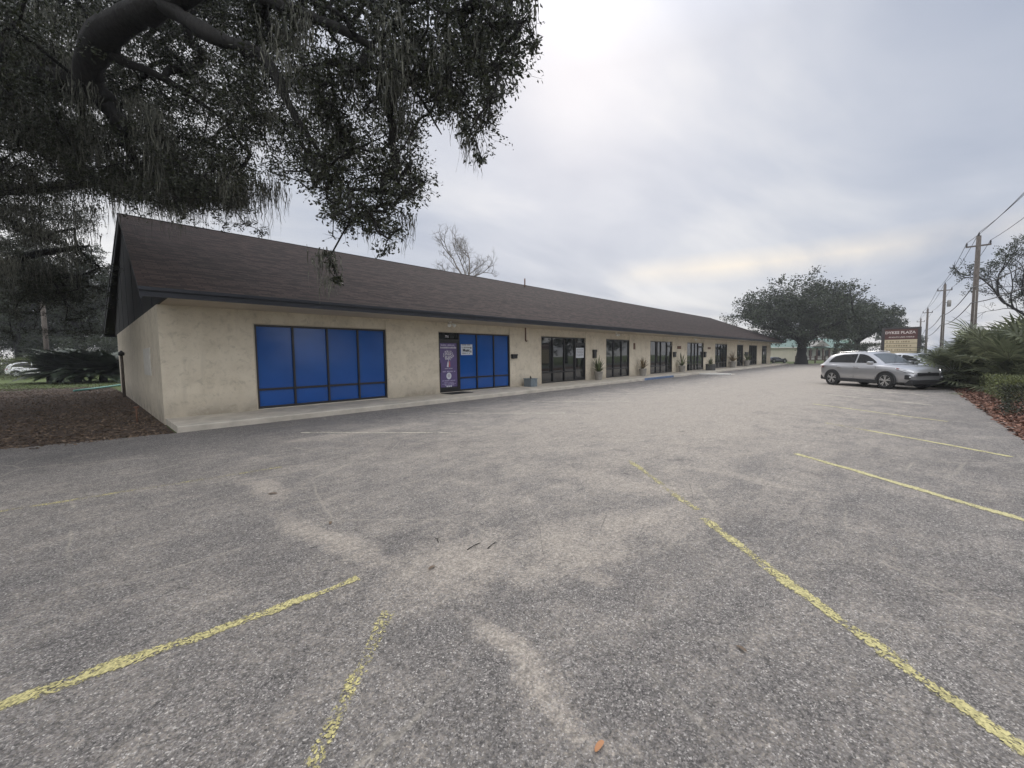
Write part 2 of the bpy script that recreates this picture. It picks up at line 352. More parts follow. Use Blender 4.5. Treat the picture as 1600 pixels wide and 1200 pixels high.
# ------------------------------------------------------------------ setting
def sheet(name, pts, z, m, kind='structure', sub=0):
    mb = MB(); mb.add([(x, y, z) for x, y in pts], [tuple(range(len(pts)))], m); return tag(mb.build(name), kind=kind)
g = sheet('ground', [(-400, -400), (600, -400), (600, 600), (-400, 600)], -.02, M['grass'])
tag(g, 'wide flat lawn ground around the plaza', 'ground')
def wobble(p0, p1, n, a, rng):
    p0, p1 = np.array(p0, float), np.array(p1, float); d = (p1-p0)/np.linalg.norm(p1-p0); nrm = np.array([-d[1], d[0]])
    return [tuple(p0+(p1-p0)*i/n+nrm*rng.normal(0, a)) for i in range(n+1)]
rng = np.random.default_rng(3)
LOT_Y = -1.82
edge = wobble((75, LOT_Y), (-9, LOT_Y), 110, .04, rng)
bed_edge = [(-9, 13.2), (-6, 12.9)]+wobble((-1.2, 12.2), (1.3, 11.72), 8, .04, rng)
lot_pts = edge+bed_edge+[(75, 11.72)]
lot_pts = [p for i, p in enumerate(lot_pts) if i == 0 or np.hypot(p[0]-lot_pts[i-1][0], p[1]-lot_pts[i-1][1]) > 1e-3]
lot = sheet('parking_lot', lot_pts, 0., M['asphalt']); tag(lot, 'grey worn asphalt parking lot with drifts of sand', 'parking lot')
sheet('dirt_path', [(-40, 60), (-40, 13.5), (-1.0, 11.4), (1.36, 11.4), (1.36, 31), (1.1, 37.3), (-4.2, 40.6), (-16, 44)], -.008, M['dirt'])
tag(bpy.data.objects['dirt_path'], 'brown dirt under the oak beside the end wall', 'dirt')
mul = MB(); nx, ny = 110, 8      # planting bed, gently mounded
for i in range(nx+1):
    for j in range(ny+1):
        x = -20+95*i/nx; y = LOT_Y+.05-3.4*j/ny; mul.v.append((x, y, -.012+.16*math.sin(math.pi*j/ny)+(.03*rng.normal() if 0 < j < ny else 0)))
mul.mi(M['mulch'])
for i in range(nx):
    for j in range(ny): a = i*(ny+1)+j; mul.f.append([a, a+1, a+ny+2, a+ny+1]); mul.m.append(0); mul.sm.append(True)
tag(mul.build('planting_bed_ground'), 'red brown pine straw bed along the lot edge', 'planting bed', kind='structure')
sheet('street', [(-200, -17), (300, -17), (300, -8), (-200, -8)], -.012, M['road']); tag(bpy.data.objects['street'], 'street running past the plaza beyond the planting bed', 'street')
# walkway slab with kerb face
wk = MB(); y0 = D-SO; y1 = D+.02
prof = [(y0, -.01), (y0, SL-.02), (y0+.02, SL), (y1, SL)]
xs = [X0+.02, 22.64*S, 26.9*S, 70.3]
for k in range(3):
    a, b = xs[k], xs[k+1]; mk = M['blue_kerb'] if k == 1 else M['concrete']
    wk.add([(a, y, z) for y, z in prof]+[(b, y, z) for y, z in prof], [(0, 4, 5, 1), (1, 5, 6, 2)], mk)
    wk.add([(a, y, z) for y, z in prof]+[(b, y, z) for y, z in prof], [(2, 6, 7, 3)], M['concrete'])
wk.add([(xs[0], y, z) for y, z in prof]+[(xs[0], y1, -.01)], [(0, 1, 2, 3, 4)], M['concrete'])
wk.add([(xs[3], y, z) for y, z in prof]+[(xs[3], y1, -.01)], [(4, 3, 2, 1, 0)], M['concrete'])
tag(wk.build('walkway'), 'raised concrete walkway with kerb along the shopfronts', 'walkway', kind='structure')
rp = MB(); rx = 34.3; rp.add([(rx, y0-.004, 0), (rx+1.5, y0-.004, 0), (rx, y0-.004, SL-.004), (rx+1.5, y0-.004, SL-.004), (rx-.2, y0-2.3, .002), (rx+1.7, y0-2.3, .002)], [(0, 2, 4), (1, 5, 3), (2, 3, 5, 4)], M['concrete'])
rp.cbox((rx-.22, y0-2.35, 0), (rx-.06, y0-.01, .1), M['white'], .015)
tag(rp.build('access_ramp'), 'pale concrete ramp up to the walkway near the blue kerb', 'ramp')
# painted bay lines
def bay(name, p0, p1, w, m, label, wob=.012, bend=0.):
    p0 = np.array(p0[:2], float); p1 = np.array(p1[:2], float); d = p1-p0; ln = np.linalg.norm(d); d /= ln; nr = np.array([-d[1], d[0]])
    n = max(6, int(ln/.18)); mb = MB(); mb.mi(m); uv = []
    off = np.cumsum(rng.normal(0, wob, n+1)); off -= np.linspace(off[0], off[-1], n+1)
    for i in range(n+1):
        c = p0+d*ln*i/n+nr*(off[i]+bend*math.sin(math.pi*i/n)); ww = w*(1+.12*rng.normal())/2
        mb.v += [(c[0]-nr[0]*ww, c[1]-nr[1]*ww, .004), (c[0]+nr[0]*ww, c[1]+nr[1]*ww, .004)]
    for i in range(n): mb.f.append([2*i, 2*i+2, 2*i+3, 2*i+1]); mb.m.append(0); mb.sm.append(False)
    o = mb.build(name); u = o.data.uv_layers.new(name='UVMap')
    for p in o.data.polygons:
        for li, vi in zip(p.loop_indices, p.vertices): u.data[li].uv = ((vi//2)*.18, vi % 2)
    return tag(o, label, 'bay line', 'painted bay lines on the lot', 'structure')
def gp(px, py): return gnd(px, py)[:2]
BAY = 'parking_line'
bay(BAY, gp(-600, 1330), gp(560, 903), .13, M['yellow'], 'thick yellow bay line ending at the sandy fan')
bay(BAY, gp(455, 1290), gp(608, 955), .125, M['yellow_old'], 'broken yellow bay line beside the thick one, worn to flakes')
bay(BAY, gp(1720, 1250), gp(1100, 810), .13, M['yellow'], 'long bright yellow bay line crossing toward the sand drift', .01, .03)
bay(BAY, gp(1090, 797), gp(983, 720), .13, M['yellow_mid'], 'short flaking end piece of the long yellow bay line')
bay(BAY, gp(1690, 838), gp(1243, 709), .13, M['yellow_far'], 'second yellow bay line reaching the planting bed', .008)
bay(BAY, gp(1582, 714), gp(1358, 673), .13, M['yellow_far'], 'third yellow bay line reaching the planting bed', .006)
bay(BAY, gp(1358, 673), gp(1290, 661), .1, M['yellow_mid'], 'faded far end of the third yellow bay line')
d6 = (gp(1440, 652)-gp(1285, 632)); d6 = d6/np.linalg.norm(d6)
for k, t in enumerate(('fourth pale bay line before the silver car', 'fifth pale bay line just before the silver car', 'pale bay line beside the silver car', 'pale bay line under the lighter car')):
    a = gp(1285, 632)+np.array([3.86*k, .25]); bay(BAY, a, a+d6*(3.6-.1*k), .12, M['white_old'] if k else M['yellow_far'], t, .006)
bay(BAY, gp(-60, 809), gp(440, 730), .12, M['yellow_old'], 'faint yellow line near the leaf litter bed')
dm = gp(690, 676)-gp(470, 676)
for k, t in enumerate(('faded cream line before the first blue window', 'faded cream line before the blue doorway', 'faded cream line before the clear shop door', 'faded cream line before the second clear window')):
    a = gp(470, 676)+np.array([3.86*k, 0]); bay(BAY, a, a+dm*1.12, .09, M['white_old'], t, .008)
# ------------------------------------------------------------------ shop building
B = empty('shop_building', (X0, D, 0), 'long low tan stucco shop row with dark brown shingle roof', 'shop building')
def gbox(mb, a, b, m): mb.box(a, b, m)
w = MB(); PR = .02      # pier panels stand proud of the headers
cuts = [X0]+[v for o in OPEN for v in o]+[XE]
for k in range(0, len(cuts), 2): w.box((cuts[k], D, 0 if k else -.02), (cuts[k+1], D+.22, ZF), M['stucco'])
for a, b in OPEN: w.box((a, D+PR, TT), (b, D+.22, ZF), M['stucco']); w.box((a, D+PR, -.02), (b, D+.22, SL+.03), M['concrete'])
w.box((X0, D+.22, -.02), (X0+.2, YB-.2, ZF), M['stucco']); w.box((XE-.2, D+.22, -.02), (XE, YB-.2, ZF), M['stucco']); w.box((X0, YB-.2, -.02), (XE, YB, ZF), M['stucco'])
wall = part(w, 'wall', B)
hole = MB()
p = MB(); pc, pd = onX(225, 545, X0), onX(238, 587, X0); p.cbox((X0-.03, min(pc[1], pd[1]), pd[2]), (X0-.002, max(pc[1], pd[1]), pc[2]), M['panelgrey'], .008)
part(p, 'meter_panel', B)
# gable siding, soffit, fascia, rakes
gs = MB(); yl = D-OV
def roofz(y): return ZT+(ZR-ZT)*((y-yl)/(YR-yl) if y < YR else (YE-y)/(YE-YR))
for xx, sg in ((X0, -1), (XE, 1)):
    gs = MB(); a, b = xx, xx-sg*.05
    poly = [(yl+.03, ZF), (YB+OV-.03, ZF), (YB+OV-.03, roofz(YB+OV)-.12), (YR, ZR-.12), (yl+.03, ZT-.02)]
    n = len(poly); vs = [(a, y, z) for y, z in poly]+[(b, y, z) for y, z in poly]
    gs.add(vs, [tuple(range(n)), tuple(range(2*n-1, n-1, -1))]+[(i, (i+1) % n, n+(i+1) % n, n+i) for i in range(n)], M['siding'])
    for k in range(1, 7):
        y = yl+(YB-yl)*k/7; gs.box((xx+sg*.002, y-.025, ZF+.01), (xx+sg*.014, y+.025, roofz(y)-.14), M['fascia'])
    part(gs, 'gable', B)
sf = MB(); sf.box((X0+.05, yl+.03, ZF), (XE-.05, D+.2, ZF+.02), M['soffit']); sf.box((X0+.05, YB-.2, ZF), (XE-.05, YB+OV, ZF+.02), M['soffit']); part(sf, 'soffit', B)
fa = MB(); fa.box((XR+.02, yl-.004, ZF-.015), (XE+.5, yl+.026, ZT-.03), M['fascia']); fa.box((XR+.02, yl-.03, ZT-.085), (XE+.5, yl-.006, ZT-.012), M['fascia'])
fa.box((XR+.02, YE-.03, ZF-.01), (XE+.5, YE-.004, ZT-.03), M['fascia']); part(fa, 'fascia', B)
rf = MB()
def slope(y0_, z0_, y1_, z1_, xa0, xa1, xb0, xb1):
    """roof plane between eave (y0,z0; x xa0..xb0) and ridge (y1,z1; x xa1..xb1), 8 cm thick"""
    n = 24; T = .07
    for k in range(2):
        dz = 0 if k == 0 else -T
        vs = []
        for i in range(n+1):
            t = i/n; vs += [(xa0+(xb0-xa0)*t, y0_, z0_+dz), (xa1+(xb1-xa1)*t, y1_, z1_+dz)]
        fs = [(2*i, 2*i+2, 2*i+3, 2*i+1) for i in range(n)]
        if k: fs = [f[::-1] for f in fs]
        if y0_ > y1_: fs = [f[::-1] for f in fs]
        rf.add(vs, fs, M['shingle'] if k == 0 else M['siding'])
    for xa, xb in ((xa0, xa1), (xb0, xb1)): rf.add([(xa, y0_, z0_), (xb, y1_, z1_), (xb, y1_, z1_-T), (xa, y0_, z0_-T)], [(0, 1, 2, 3)], M['fascia'])
    rf.add([(xa0, y0_, z0_), (xb0, y0_, z0_), (xb0, y0_, z0_-T), (xa0, y0_, z0_-T)], [(0, 1, 2, 3)], M['fascia'])
slope(yl-.06, ZT, YR, ZR, XR, XG, XE+.6, XE+.3); slope(YE, ZT, YR, ZR, XR, XG, XE+.6, XE+.3)
roof = part(rf, 'roof', B)
u = roof.data.uv_layers.new(name='UVMap'); lz = world_loc(roof)
for p_ in roof.data.polygons:
    for li, vi in zip(p_.loop_indices, p_.vertices):
        c = roof.data.vertices[vi].co; u.data[li].uv = (c.x+lz.x, (c.z+lz.z-ZT)*math.hypot(YR-yl, ZR-ZT)/(ZR-ZT))
rk = MB()      # rake boards under the roof edge
for sg in (1, -1):
    ye_ = yl if sg == 1 else YE
    a = np.array([XR+.03, ye_, ZT-.075]); b = np.array([XG+.03, YR, ZR-.075])
    rk.add([a, b, b-[0, 0, .2], a-[0, 0, .17], a+[.03, 0, 0], b+[.03, 0, 0], b+[.03, 0, -.2], a+[.03, 0, -.17]], [(0, 1, 2, 3), (7, 6, 5, 4), (3, 2, 6, 7), (0, 3, 7, 4), (1, 0, 4, 5)], M['fascia'])
part(rk, 'rake_board', B)
rd = MB(); rd.add([(XG-.01, YR-.15, ZR-.04), (XE+.3, YR-.15, ZR-.04), (XG-.01, YR, ZR+.025), (XE+.3, YR, ZR+.025), (XG-.01, YR+.15, ZR-.04), (XE+.3, YR+.15, ZR-.04)], [(0, 1, 3, 2), (2, 3, 5, 4)], M['shingle'])
_l = world_loc(roof); rd.v = [(a-_l.x, b-_l.y, c-_l.z) for a, b, c in rd.v]; rd.build('ridge_cap', roof)
q = onY(808, 441, YR); vp = MB(); zv = roofz(YR-.8); vp.tube([(q[0], YR-.8, zv-.1), (q[0], YR-.8, zv+.62)], .05, M['rust'], 10); _v = vp
_l = world_loc(roof); vp.v = [(a-_l.x, b-_l.y, c-_l.z) for a, b, c in vp.v]; vp.build('vent_pipe', roof)
for a, b in OPEN:      # pale jamb beads round each opening
    tr = MB(); tr.box((a-.03, D-.006, SL), (a, D+.05, TT+.03), M['soffit']); tr.box((b, D-.006, SL), (b+.03, D+.05, TT+.03), M['soffit']); tr.box((a, D-.006, TT), (b, D+.05, TT+.03), M['soffit']); part(tr, 'opening_trim', B)
YF = D+.07      # glazing line
FRM = .055
def frame_bars(mb, x0, x1, muls, rail, z0=SL+.03, z1=TT):
    f = FRM
    mb.box((x0, YF-.05, z0), (x0+f, YF+.05, z1), M['bronze']); mb.box((x1-f, YF-.05, z0), (x1, YF+.05, z1), M['bronze'])
    mb.box((x0+f, YF-.048, z1-f), (x1-f, YF+.048, z1), M['bronze']); mb.box((x0+f, YF-.048, z0), (x1-f, YF+.048, z0+f*1.2), M['bronze'])
    for mx in muls: mb.box((mx-f/2, YF-.046, z0+f*1.2), (mx+f/2, YF+.046, z1-f), M['bronze'])
    if rail:
        e = [x0+f]+[v for mx in muls for v in (mx-f/2, mx+f/2)]+[x1-f]
        for k in range(0, len(e), 2): mb.box((e[k], YF-.04, rail-.03), (e[k+1], YF+.04, rail+.03), M['bronze'])
def sub(mb, name, parent):
    l = world_loc(parent); mb.v = [(a-l.x, b-l.y, c-l.z) for a, b, c in mb.v]; return mb.build(name, parent)
def window(x0, x1, muls, m, rail=.735):
    mb = MB(); frame_bars(mb, x0, x1, muls, rail); f = part(mb, 'window', B)
    pn = MB(); e = [x0]+list(muls)+[x1]
    for k in range(len(e)-1):
        for za, zb in ((SL+.03, rail), (rail, TT)):
            t = rng.normal(0, .0025, 2); y = YF+.012
            pn.add([(e[k], y-t[0], za), (e[k+1], y+t[0], za), (e[k+1], y+t[0]+t[1], zb), (e[k], y-t[0]+t[1], zb)], [(0, 1, 2, 3)], m)
    sub(pn, 'pane', f); return f
def shop_door(x0, x1, m, hinge=1, poster=False):
    zt = 2.3; mb = MB(); f = .07
    mb.box((x0, YF-.05, zt), (x1, YF+.05, zt+.06), M['bronze']); mb.box((x0, YF-.04, SL+.03), (x0+f, YF+.04, zt), M['bronze']); mb.box((x1-f, YF-.04, SL+.03), (x1, YF+.04, zt), M['bronze'])
    mb.box((x0+f, YF-.038, SL+.03), (x1-f, YF+.038, SL+.22), M['bronze']); mb.box((x0+f, YF-.038, zt-.09), (x1-f, YF+.038, zt), M['bronze'])
    d = part(mb, 'door', B); pn = MB(); y = YF+.01
    pn.add([(x0+f, y, SL+.22), (x1-f, y, SL+.22), (x1-f, y, zt-.09), (x0+f, y, zt-.09)], [(0, 1, 2, 3)], m)
    pn.add([(x0, y, zt+.06), (x1, y, zt+.06), (x1, y, TT), (x0, y, TT)], [(0, 1, 2, 3)], m); sub(pn, 'pane', d)
    h = MB(); hx = x0+.035 if hinge > 0 else x1-.035
    h.tube([(hx, YF-.04, 1.0), (hx, YF-.1, 1.0), (hx, YF-.1, 1.38), (hx, YF-.04, 1.38)], .014, M['black'], 6); h.tube([(hx, YF-.039, 1.55), (hx, YF-.056, 1.55)], .025, M['chrome'], 10)
    sub(h, 'handle', d); return d
def mx(px, py=560): return onY(px, py, YF)[0]
a, b = OPEN[0]; window(a, b, [a+(b-a)*k/4 for k in (1, 2, 3)], M['blue_film'])
a, b = OPEN[1]; dx = mx(716); window(dx, b, [mx(744.5), mx(771)], M['blue_film']); door1 = shop_door(a, dx, M['glass']); DOOR1 = (a, dx)
a, b = OPEN[2]; window(a, mx(898), [mx(863), mx(881)], M['glass']); shop_door(mx(898), b, M['glass'])
a, b = OPEN[3]; window(a, b, [mx(958), mx(970.5)], M['glass'])
a, b = OPEN[4]; window(a, mx(1041.5), [mx(1024.5), mx(1032)], M['glass']); shop_door(mx(1041.5), b, M['glass'])
a, b = OPEN[5]; window(a, mx(1090), [mx(1080), mx(1085)], M['glass']); shop_door(mx(1090), b, M['glass'])
for k, n in ((6, 4), (7, 2), (8, 4), (9, 3)):
    a, b = OPEN[k]; window(a, b, [a+(b-a)*j/n for j in range(1, n)], M['glass'])
# ------------------------------------------------------------------ posters, lamps, mailboxes, pots on the front
def sheet_sign(x0, x1, z0, z1, y, m, t=.006):
    mb = MB(); mb.box((x0, y-t, z0), (x1, y, z1), m); return mb
def words_line(mb, cx, z, w, h, y, m, rr):
    """a line of print too small to read: short strokes at letter pitch"""
    x = cx-w/2
    while x < cx+w/2-.005:
        lw = h*rr.uniform(.35, .6)
        if rr.random() > .13: mb.add([(x, y, z-h/2), (x+lw, y, z-h/2), (x+lw, y, z+h*rr.uniform(.2, .5)), (x, y, z+h/2*rr.uniform(.4, 1))], [(0, 1, 2, 3)], m)
        x += lw+h*.2
rr = random.Random(5)
xa, xb = DOOR1[0]+.075, DOOR1[1]-.075; yp = YF-.002; mb = sheet_sign(xa, xb, SL+.235, 2.2, yp, M['purple']); cx = (xa+xb)/2; yt = yp-.0085; W_ = xb-xa
words_line(mb, cx, 2.12, W_*.86, .07, yt, M['lilac'], rr); words_line(mb, cx, 2.02, W_*.9, .08, yt, M['palegrey'], rr)
for k in range(150):      # printed pale tree
    an = rr.uniform(0, 6.28); r_ = math.sqrt(rr.random()); px_, pz_ = cx+.27*r_*math.cos(an), 1.7+.21*r_*math.sin(an); s_ = rr.uniform(.012, .03)
    mb.add([(px_-s_, yt-.0002*k/9, pz_), (px_, yt-.0002*k/9, pz_-s_), (px_+s_, yt-.0002*k/9, pz_), (px_, yt-.0002*k/9, pz_+s_)], [(0, 1, 2, 3)], M['palegrey'] if rr.random() < .8 else M['lilac'])
mb.add([(cx-.02, yt, 1.3), (cx+.02, yt, 1.3), (cx+.012, yt, 1.62), (cx-.012, yt, 1.62)], [(0, 1, 2, 3)], M['palegrey'])
mb.add([(cx-.1, yt-.001, 1.22), (cx-.01, yt-.001, 1.2), (cx-.01, yt-.001, 1.36), (cx-.05, yt-.001, 1.46)], [(0, 1, 2, 3)], M['paper'])
mb.add([(cx, yt-.001, 1.2), (cx+.08, yt-.001, 1.22), (cx+.07, yt-.001, 1.44), (cx+.02, yt-.001, 1.46)], [(0, 1, 2, 3)], M['red'])
words_line(mb, cx, 1.15, W_*.5, .035, yt, M['palegrey'], rr); words_line(mb, cx, 1.03, W_*.7, .06, yt, M['lilac'], rr)
n = 24; mb.add([(cx+.13*math.cos(6.283*k/n), yt-.001, .84+.14*math.sin(6.283*k/n)) for k in range(n)], [tuple(range(n))], M['paper'])
mb.add([(cx+.07*math.cos(6.283*k/n), yt-.002, .85+.075*math.sin(6.283*k/n)) for k in range(n)], [tuple(range(n))], M['palegrey'])
for z_, h_, w_ in ((.65, .055, .75), (.57, .035, .55), (.51, .035, .8), (.455, .035, .6)): words_line(mb, cx, z_, W_*w_, h_, yt, M['lilac'], rr)
for dx_ in (-.1, 0, .1): mb.add([(cx+dx_-.035, yt, .38), (cx+dx_+.035, yt, .38), (cx+dx_+.035, yt, .43), (cx+dx_-.035, yt, .43)], [(0, 1, 2, 3)], M['paper'])
tag(mb.build('door_poster'), 'tall purple poster with a pale printed tree on the dark shop door', 'poster')
num = MB(); text_into(num, '706', .13, M['palegrey'], lambda x, z: (cx-.05+x, YF+.006, 2.47+z), bold=.003); tag(num.build('door_number'), 'small pale number above the purple postered door', 'number')
p0 = onY(720, 538, YF); p1 = onY(738, 554.5, YF); mb = sheet_sign(p0[0], p1[0], p1[2], p0[2], YF-.0, M['paper']); cx = (p0[0]+p1[0])/2; W_ = p1[0]-p0[0]; zc = (p0[2]+p1[2])/2; yt = YF-.0085
words_line(mb, cx, zc+.21, W_*.86, .07, yt, M['inkgrey'], rr); words_line(mb, cx-.05, zc+.1, W_*.7, .07, yt, M['inkgrey'], rr)
text_into(mb, 'Music', .17, M['ink'], lambda x, z: (cx-.03+x, yt, zc-.03+z), bold=.008); words_line(mb, cx-.05, zc-.15, W_*.62, .045, yt, M['ink'], rr)
tx = cx+W_*.36; mb.add([(tx+.05*math.cos(6.283*k/12), yt, zc+.08+.05*math.sin(6.283*k/12)) for k in range(12)], [tuple(range(12))], M['inkgrey'])
mb.add([(tx-.04, yt, zc-.12), (tx+.04, yt, zc-.12), (tx, yt, zc+.0)], [(0, 1, 2)], M['ink'])
tag(mb.build('window_poster'), 'square white music poster on the blue window film', 'poster')
p0 = onY(900, 543.5, YF); p1 = onY(912, 559, YF); mb = sheet_sign(p0[0], p1[0], p1[2], p0[2], YF-.002, M['paper']); cx = (p0[0]+p1[0])/2
for k in range(5): words_line(mb, cx, p0[2]-.1-.09*k, (p1[0]-p0[0])*.8, .05, YF-.0105, M['inkgrey'], rr)
tag(mb.build('door_notice'), 'white printed notice on the clear shop door', 'notice')
dm_ = MB(); x_ = DOOR1[0]; dm_.cbox((x_+.02, D-.75, SL+.001), (x_+1.15, D-.02, SL+.016), M['tyre'], .005); tag(dm_.build('door_mat'), 'dark rubber mat before the purple postered door', 'door mat')
def flood(px, py, label):
    p = onY(px, py, D-.55); x, y = p[0], D-.55; e = empty('flood_light', (x, y, ZF), label, 'flood light', 'flood lights under the eave')
    b_ = MB(); b_.lathe([(.07, ZF-.03), (.07, ZF-.002)], (x, y, 0), M['white'], 14); part(b_, 'base_plate', e)
    for s in (-1, 1):
        h = MB(); c = np.array([x+.1*s, y-.06, ZF-.12]); d = np.array([.35*s, -.75, -.55]); d /= np.linalg.norm(d)
        h.tube([(x+.03*s, y, ZF-.02), c], .016, M['white'], 6); h.tube([c-d*.06, c, c+d*.1, c+d*.11], [.03, .055, .075, .07], M['white'], 12); part(h, 'lamp_head', e)
for px, py, t in ((703, 502, 'white twin flood light above the purple postered door'), (963, 519, 'white flood light above the three pane clear window'), (1085, 528, 'white flood light above the second shop door past the blue kerb'), (1154, 532, 'white flood light under the far half of the eave'), (1200, 535.5, 'white flood light at the far end of the eave')): flood(px, py, t)
def mailbox(px, py, w_, h_, label, g_='wall mailboxes along the shopfront'):
    p = onY(px, py, D-.06); x, z = p[0], p[2]; e = empty('mailbox', (x, D, z), label, 'mailbox', g_)
    b_ = MB(); b_.cbox((x-w_/2, D-.13, z-h_/2), (x+w_/2, D-.002, z+h_/2), M['black'], .012); part(b_, 'box_body', e)
    l_ = MB(); l_.cbox((x-w_/2-.012, D-.15, z+h_*.22), (x+w_/2+.012, D-.004, z+h_/2+.012), M['black'], .01); part(l_, 'lid', e)
mailbox(803.5, 557, .34, .2, 'wide dark mailbox beside the blue windows')
mailbox(929, 553, .3, .5, 'tall black mailbox between the clear door and three pane window')
mailbox(1054, 554, .4, .42, 'black mailbox next to the shop door past the blue kerb')
mailbox(1101.5, 554, .42, .5, 'black mailbox next to the second door past the blue kerb')
mailbox(1166, 553.5, .9, .5, 'wide dark mailbox between the two farthest long windows')
def plaque(px, py, w_, h_, label):
    p = onY(px, py, D); mb = MB(); mb.cbox((p[0]-w_/2, D-.02, p[2]-h_/2), (p[0]+w_/2, D-.001, p[2]+h_/2), M['rust'], .005); tag(mb.build('unit_plaque'), label, 'plaque', 'unit plaques on the wall')
plaque(991, 541, .26, .44, 'small brown plaque after the three pane window')
plaque(1061, 543, .8, .25, 'brown plaque above the potted plant before the second far door')
plaque(1108, 544, .8, .2, 'brown plaque beside the long dark window')
q0, q1 = onY(821, 514, D-.02), onY(821.5, 533, D-.02); mb = MB(); mb.cbox((q0[0]-.03, D-.05, q1[2]), (q0[0]+.03, D-.002, ZF-.002), M['rust'], .006); mb.tube([(q0[0], D-.03, q1[2]), (q0[0], D-.1, q1[2]-.03), (q0[0], D-.12, q1[2]+.05)], .018, M['rust'], 6)
tag(mb.build('sign_bracket'), 'rusty sign bracket hanging from the eave past the blue windows', 'bracket')
q = onX(190, 560, X0-.12); e = empty('vent_stack', (X0-.12, q[1], 0), 'brown standing pipe with cap against the end wall', 'pipe')
zt_ = onX(190, 549, X0-.12)[2]; mb = MB(); mb.tube([(X0-.12, q[1], -.05), (X0-.12, q[1], zt_-.15)], .055, M['wood'], 10); part(mb, 'pipe', e)
mb = MB(); mb.lathe([(.06, zt_-.2), (.11, zt_-.15), (.11, zt_-.05), (.05, zt_), (.04, zt_+.04)], (X0-.12, q[1], 0), M['black'], 12); part(mb, 'cap', e)
q = onX(213, 640, X0-.45); mb = MB(); mb.tube([(q[0], q[1], -.05), (q[0], q[1], .42)], .02, M['rust'], 8); mb.tube([(q[0]-.05, q[1], .4), (q[0]+.06, q[1], .4)], .025, M['rust'], 8); tag(mb.build('water_tap'), 'short rusty tap post standing in leaf litter by the end wall', 'tap')
h0, h1 = gnd(116, 612), gnd(188, 604.5); mb = MB(); mb.tube([h0+[0, 0, .05], h0*.6+h1*.4+[0, 0, .07], h1+[0, 0, .12], h1+[1.2, .6, .05]], .055, M['teal'], 8); tag(mb.build('drain_hose'), 'teal drain hose lying on the dirt behind the end wall', 'hose')
# pots
def blades(mb, c, n, ln, w_, m, rr, droop=.5):
    for k in range(n):
        az = rr.uniform(0, 6.28); el = rr.uniform(.5, 1.45); l = ln*rr.uniform(.6, 1.1); d = np.array([math.cos(az)*math.cos(el), math.sin(az)*math.cos(el), math.sin(el)]); sd = np.array([-math.sin(az), math.cos(az), 0])
        pts = [np.array(c)+d*l*t+np.array([0, 0, -droop*l*t*t*math.cos(el)]) for t in (0, .35, .7, 1)]
        for i, (wa, wb) in enumerate(((.6, 1), (1, .7), (.7, .05))): mb.add([pts[i]-sd*w_*wa, pts[i]+sd*w_*wa, pts[i+1]+sd*w_*wb, pts[i+1]-sd*w_*wb], [(0, 1, 2, 3)], m)
M['potleaf'] = m_leaf('potted_leaf', (.05, .07, .03), (.16, .19, .09), .15); M['potleaf2'] = m_leaf('dry_leaf', (.1, .07, .04), (.2, .15, .08), .15)
def potted(px, py, size, lm, label, pm='pot', n=26):
    p = onY(px, py, D-.5); x, y, z = p[0], D-.42, SL; r = .22*size; e = empty('potted_plant', (x, y, z), label, 'potted plant', 'potted plants along the walkway')
    b_ = MB(); b_.lathe([(r*.72, z+.002), (r*.8, z+.05), (r, z+.38*size), (r*1.08, z+.39*size), (r*1.08, z+.44*size), (r*.95, z+.44*size), (r*.93, z+.4*size)], (x, y, 0), M[pm], 20); part(b_, 'pot', e)
    s_ = MB(); s_.lathe([(.01, z+.395*size), (r*.93, z+.39*size)], (x, y, 0), M['soil'], 16); part(s_, 'soil', e)
    l_ = MB(); blades(l_, (x, y, z+.4*size), int(n*1.6), .95*size, .03*size, M[lm], rr); part(l_, 'leaves', e)
potted(937, 585, 1.15, 'potleaf', 'big spiky green potted plant before the three pane window', n=40)
potted(1006, 580, 1.15, 'potleaf2', 'dry brownish potted plant above the blue kerb')
potted(1067, 576, 1.25, 'potleaf', 'green potted plant between the two far doors')
potted(1146, 572, 1.5, 'potleaf2', 'dry potted plant before the long dark window')
potted(1168, 571, 1.5, 'potleaf', 'dark potted plant under the wide far mailbox')
p = onY(829, 599, D-.5); x, y, z = p[0], D-.5, SL; e = empty('box_planter', (x, y, z), 'square blue grey planter box with a bare stub on the walkway', 'planter')
b_ = MB(); t = .21
for (sx_, sy_) in ((0, -1), (0, 1), (1, 0), (-1, 0)):
    cx_, cy_ = x+sx_*t, y+sy_*t; wx, wy = (.02, t-.021) if sx_ else (t+.02, .02); b_.cbox((cx_-wx, cy_-wy, z+.002), (cx_+wx, cy_+wy, z+.36), M['boxpot'], .006)
for sx_ in (-1, 1):
    b_.cbox((x-t-.05, y+sx_*(t+.01)-.035, z+.361), (x+t+.05, y+sx_*(t+.01)+.035, z+.4), M['boxpot'], .006); b_.cbox((x+sx_*(t+.01)-.035, y-t+.027, z+.361), (x+sx_*(t+.01)+.035, y+t-.027, z+.4), M['boxpot'], .006)
part(b_, 'box_body', e); s_ = MB(); s_.box((x-t+.02, y-t+.02, z+.3), (x+t-.02, y+t-.02, z+.33), M['soil']); part(s_, 'soil', e)
s_ = MB(); s_.tube([(x, y, z+.32), (x+.02, y, z+.42), (x-.01, y+.01, z+.5)], [.05, .04, .02], M['bark'], 6); blades(s_, (x, y, z+.45), 7, .12, .01, M['potleaf2'], rr); part(s_, 'stub', e)
p = gnd(1110, 581); x, y = p[0], p[1]; e = empty('bin_planter', (x, y, 0), 'dark slatted bin planter standing on the lot by the ramp', 'planter')
b_ = MB(); b_.lathe([(.3, .01), (.36, .05), (.38, .62), (.42, .63), (.42, .7), (.36, .7), (.34, .6)], (x, y, 0), M['darkpot'], 20)
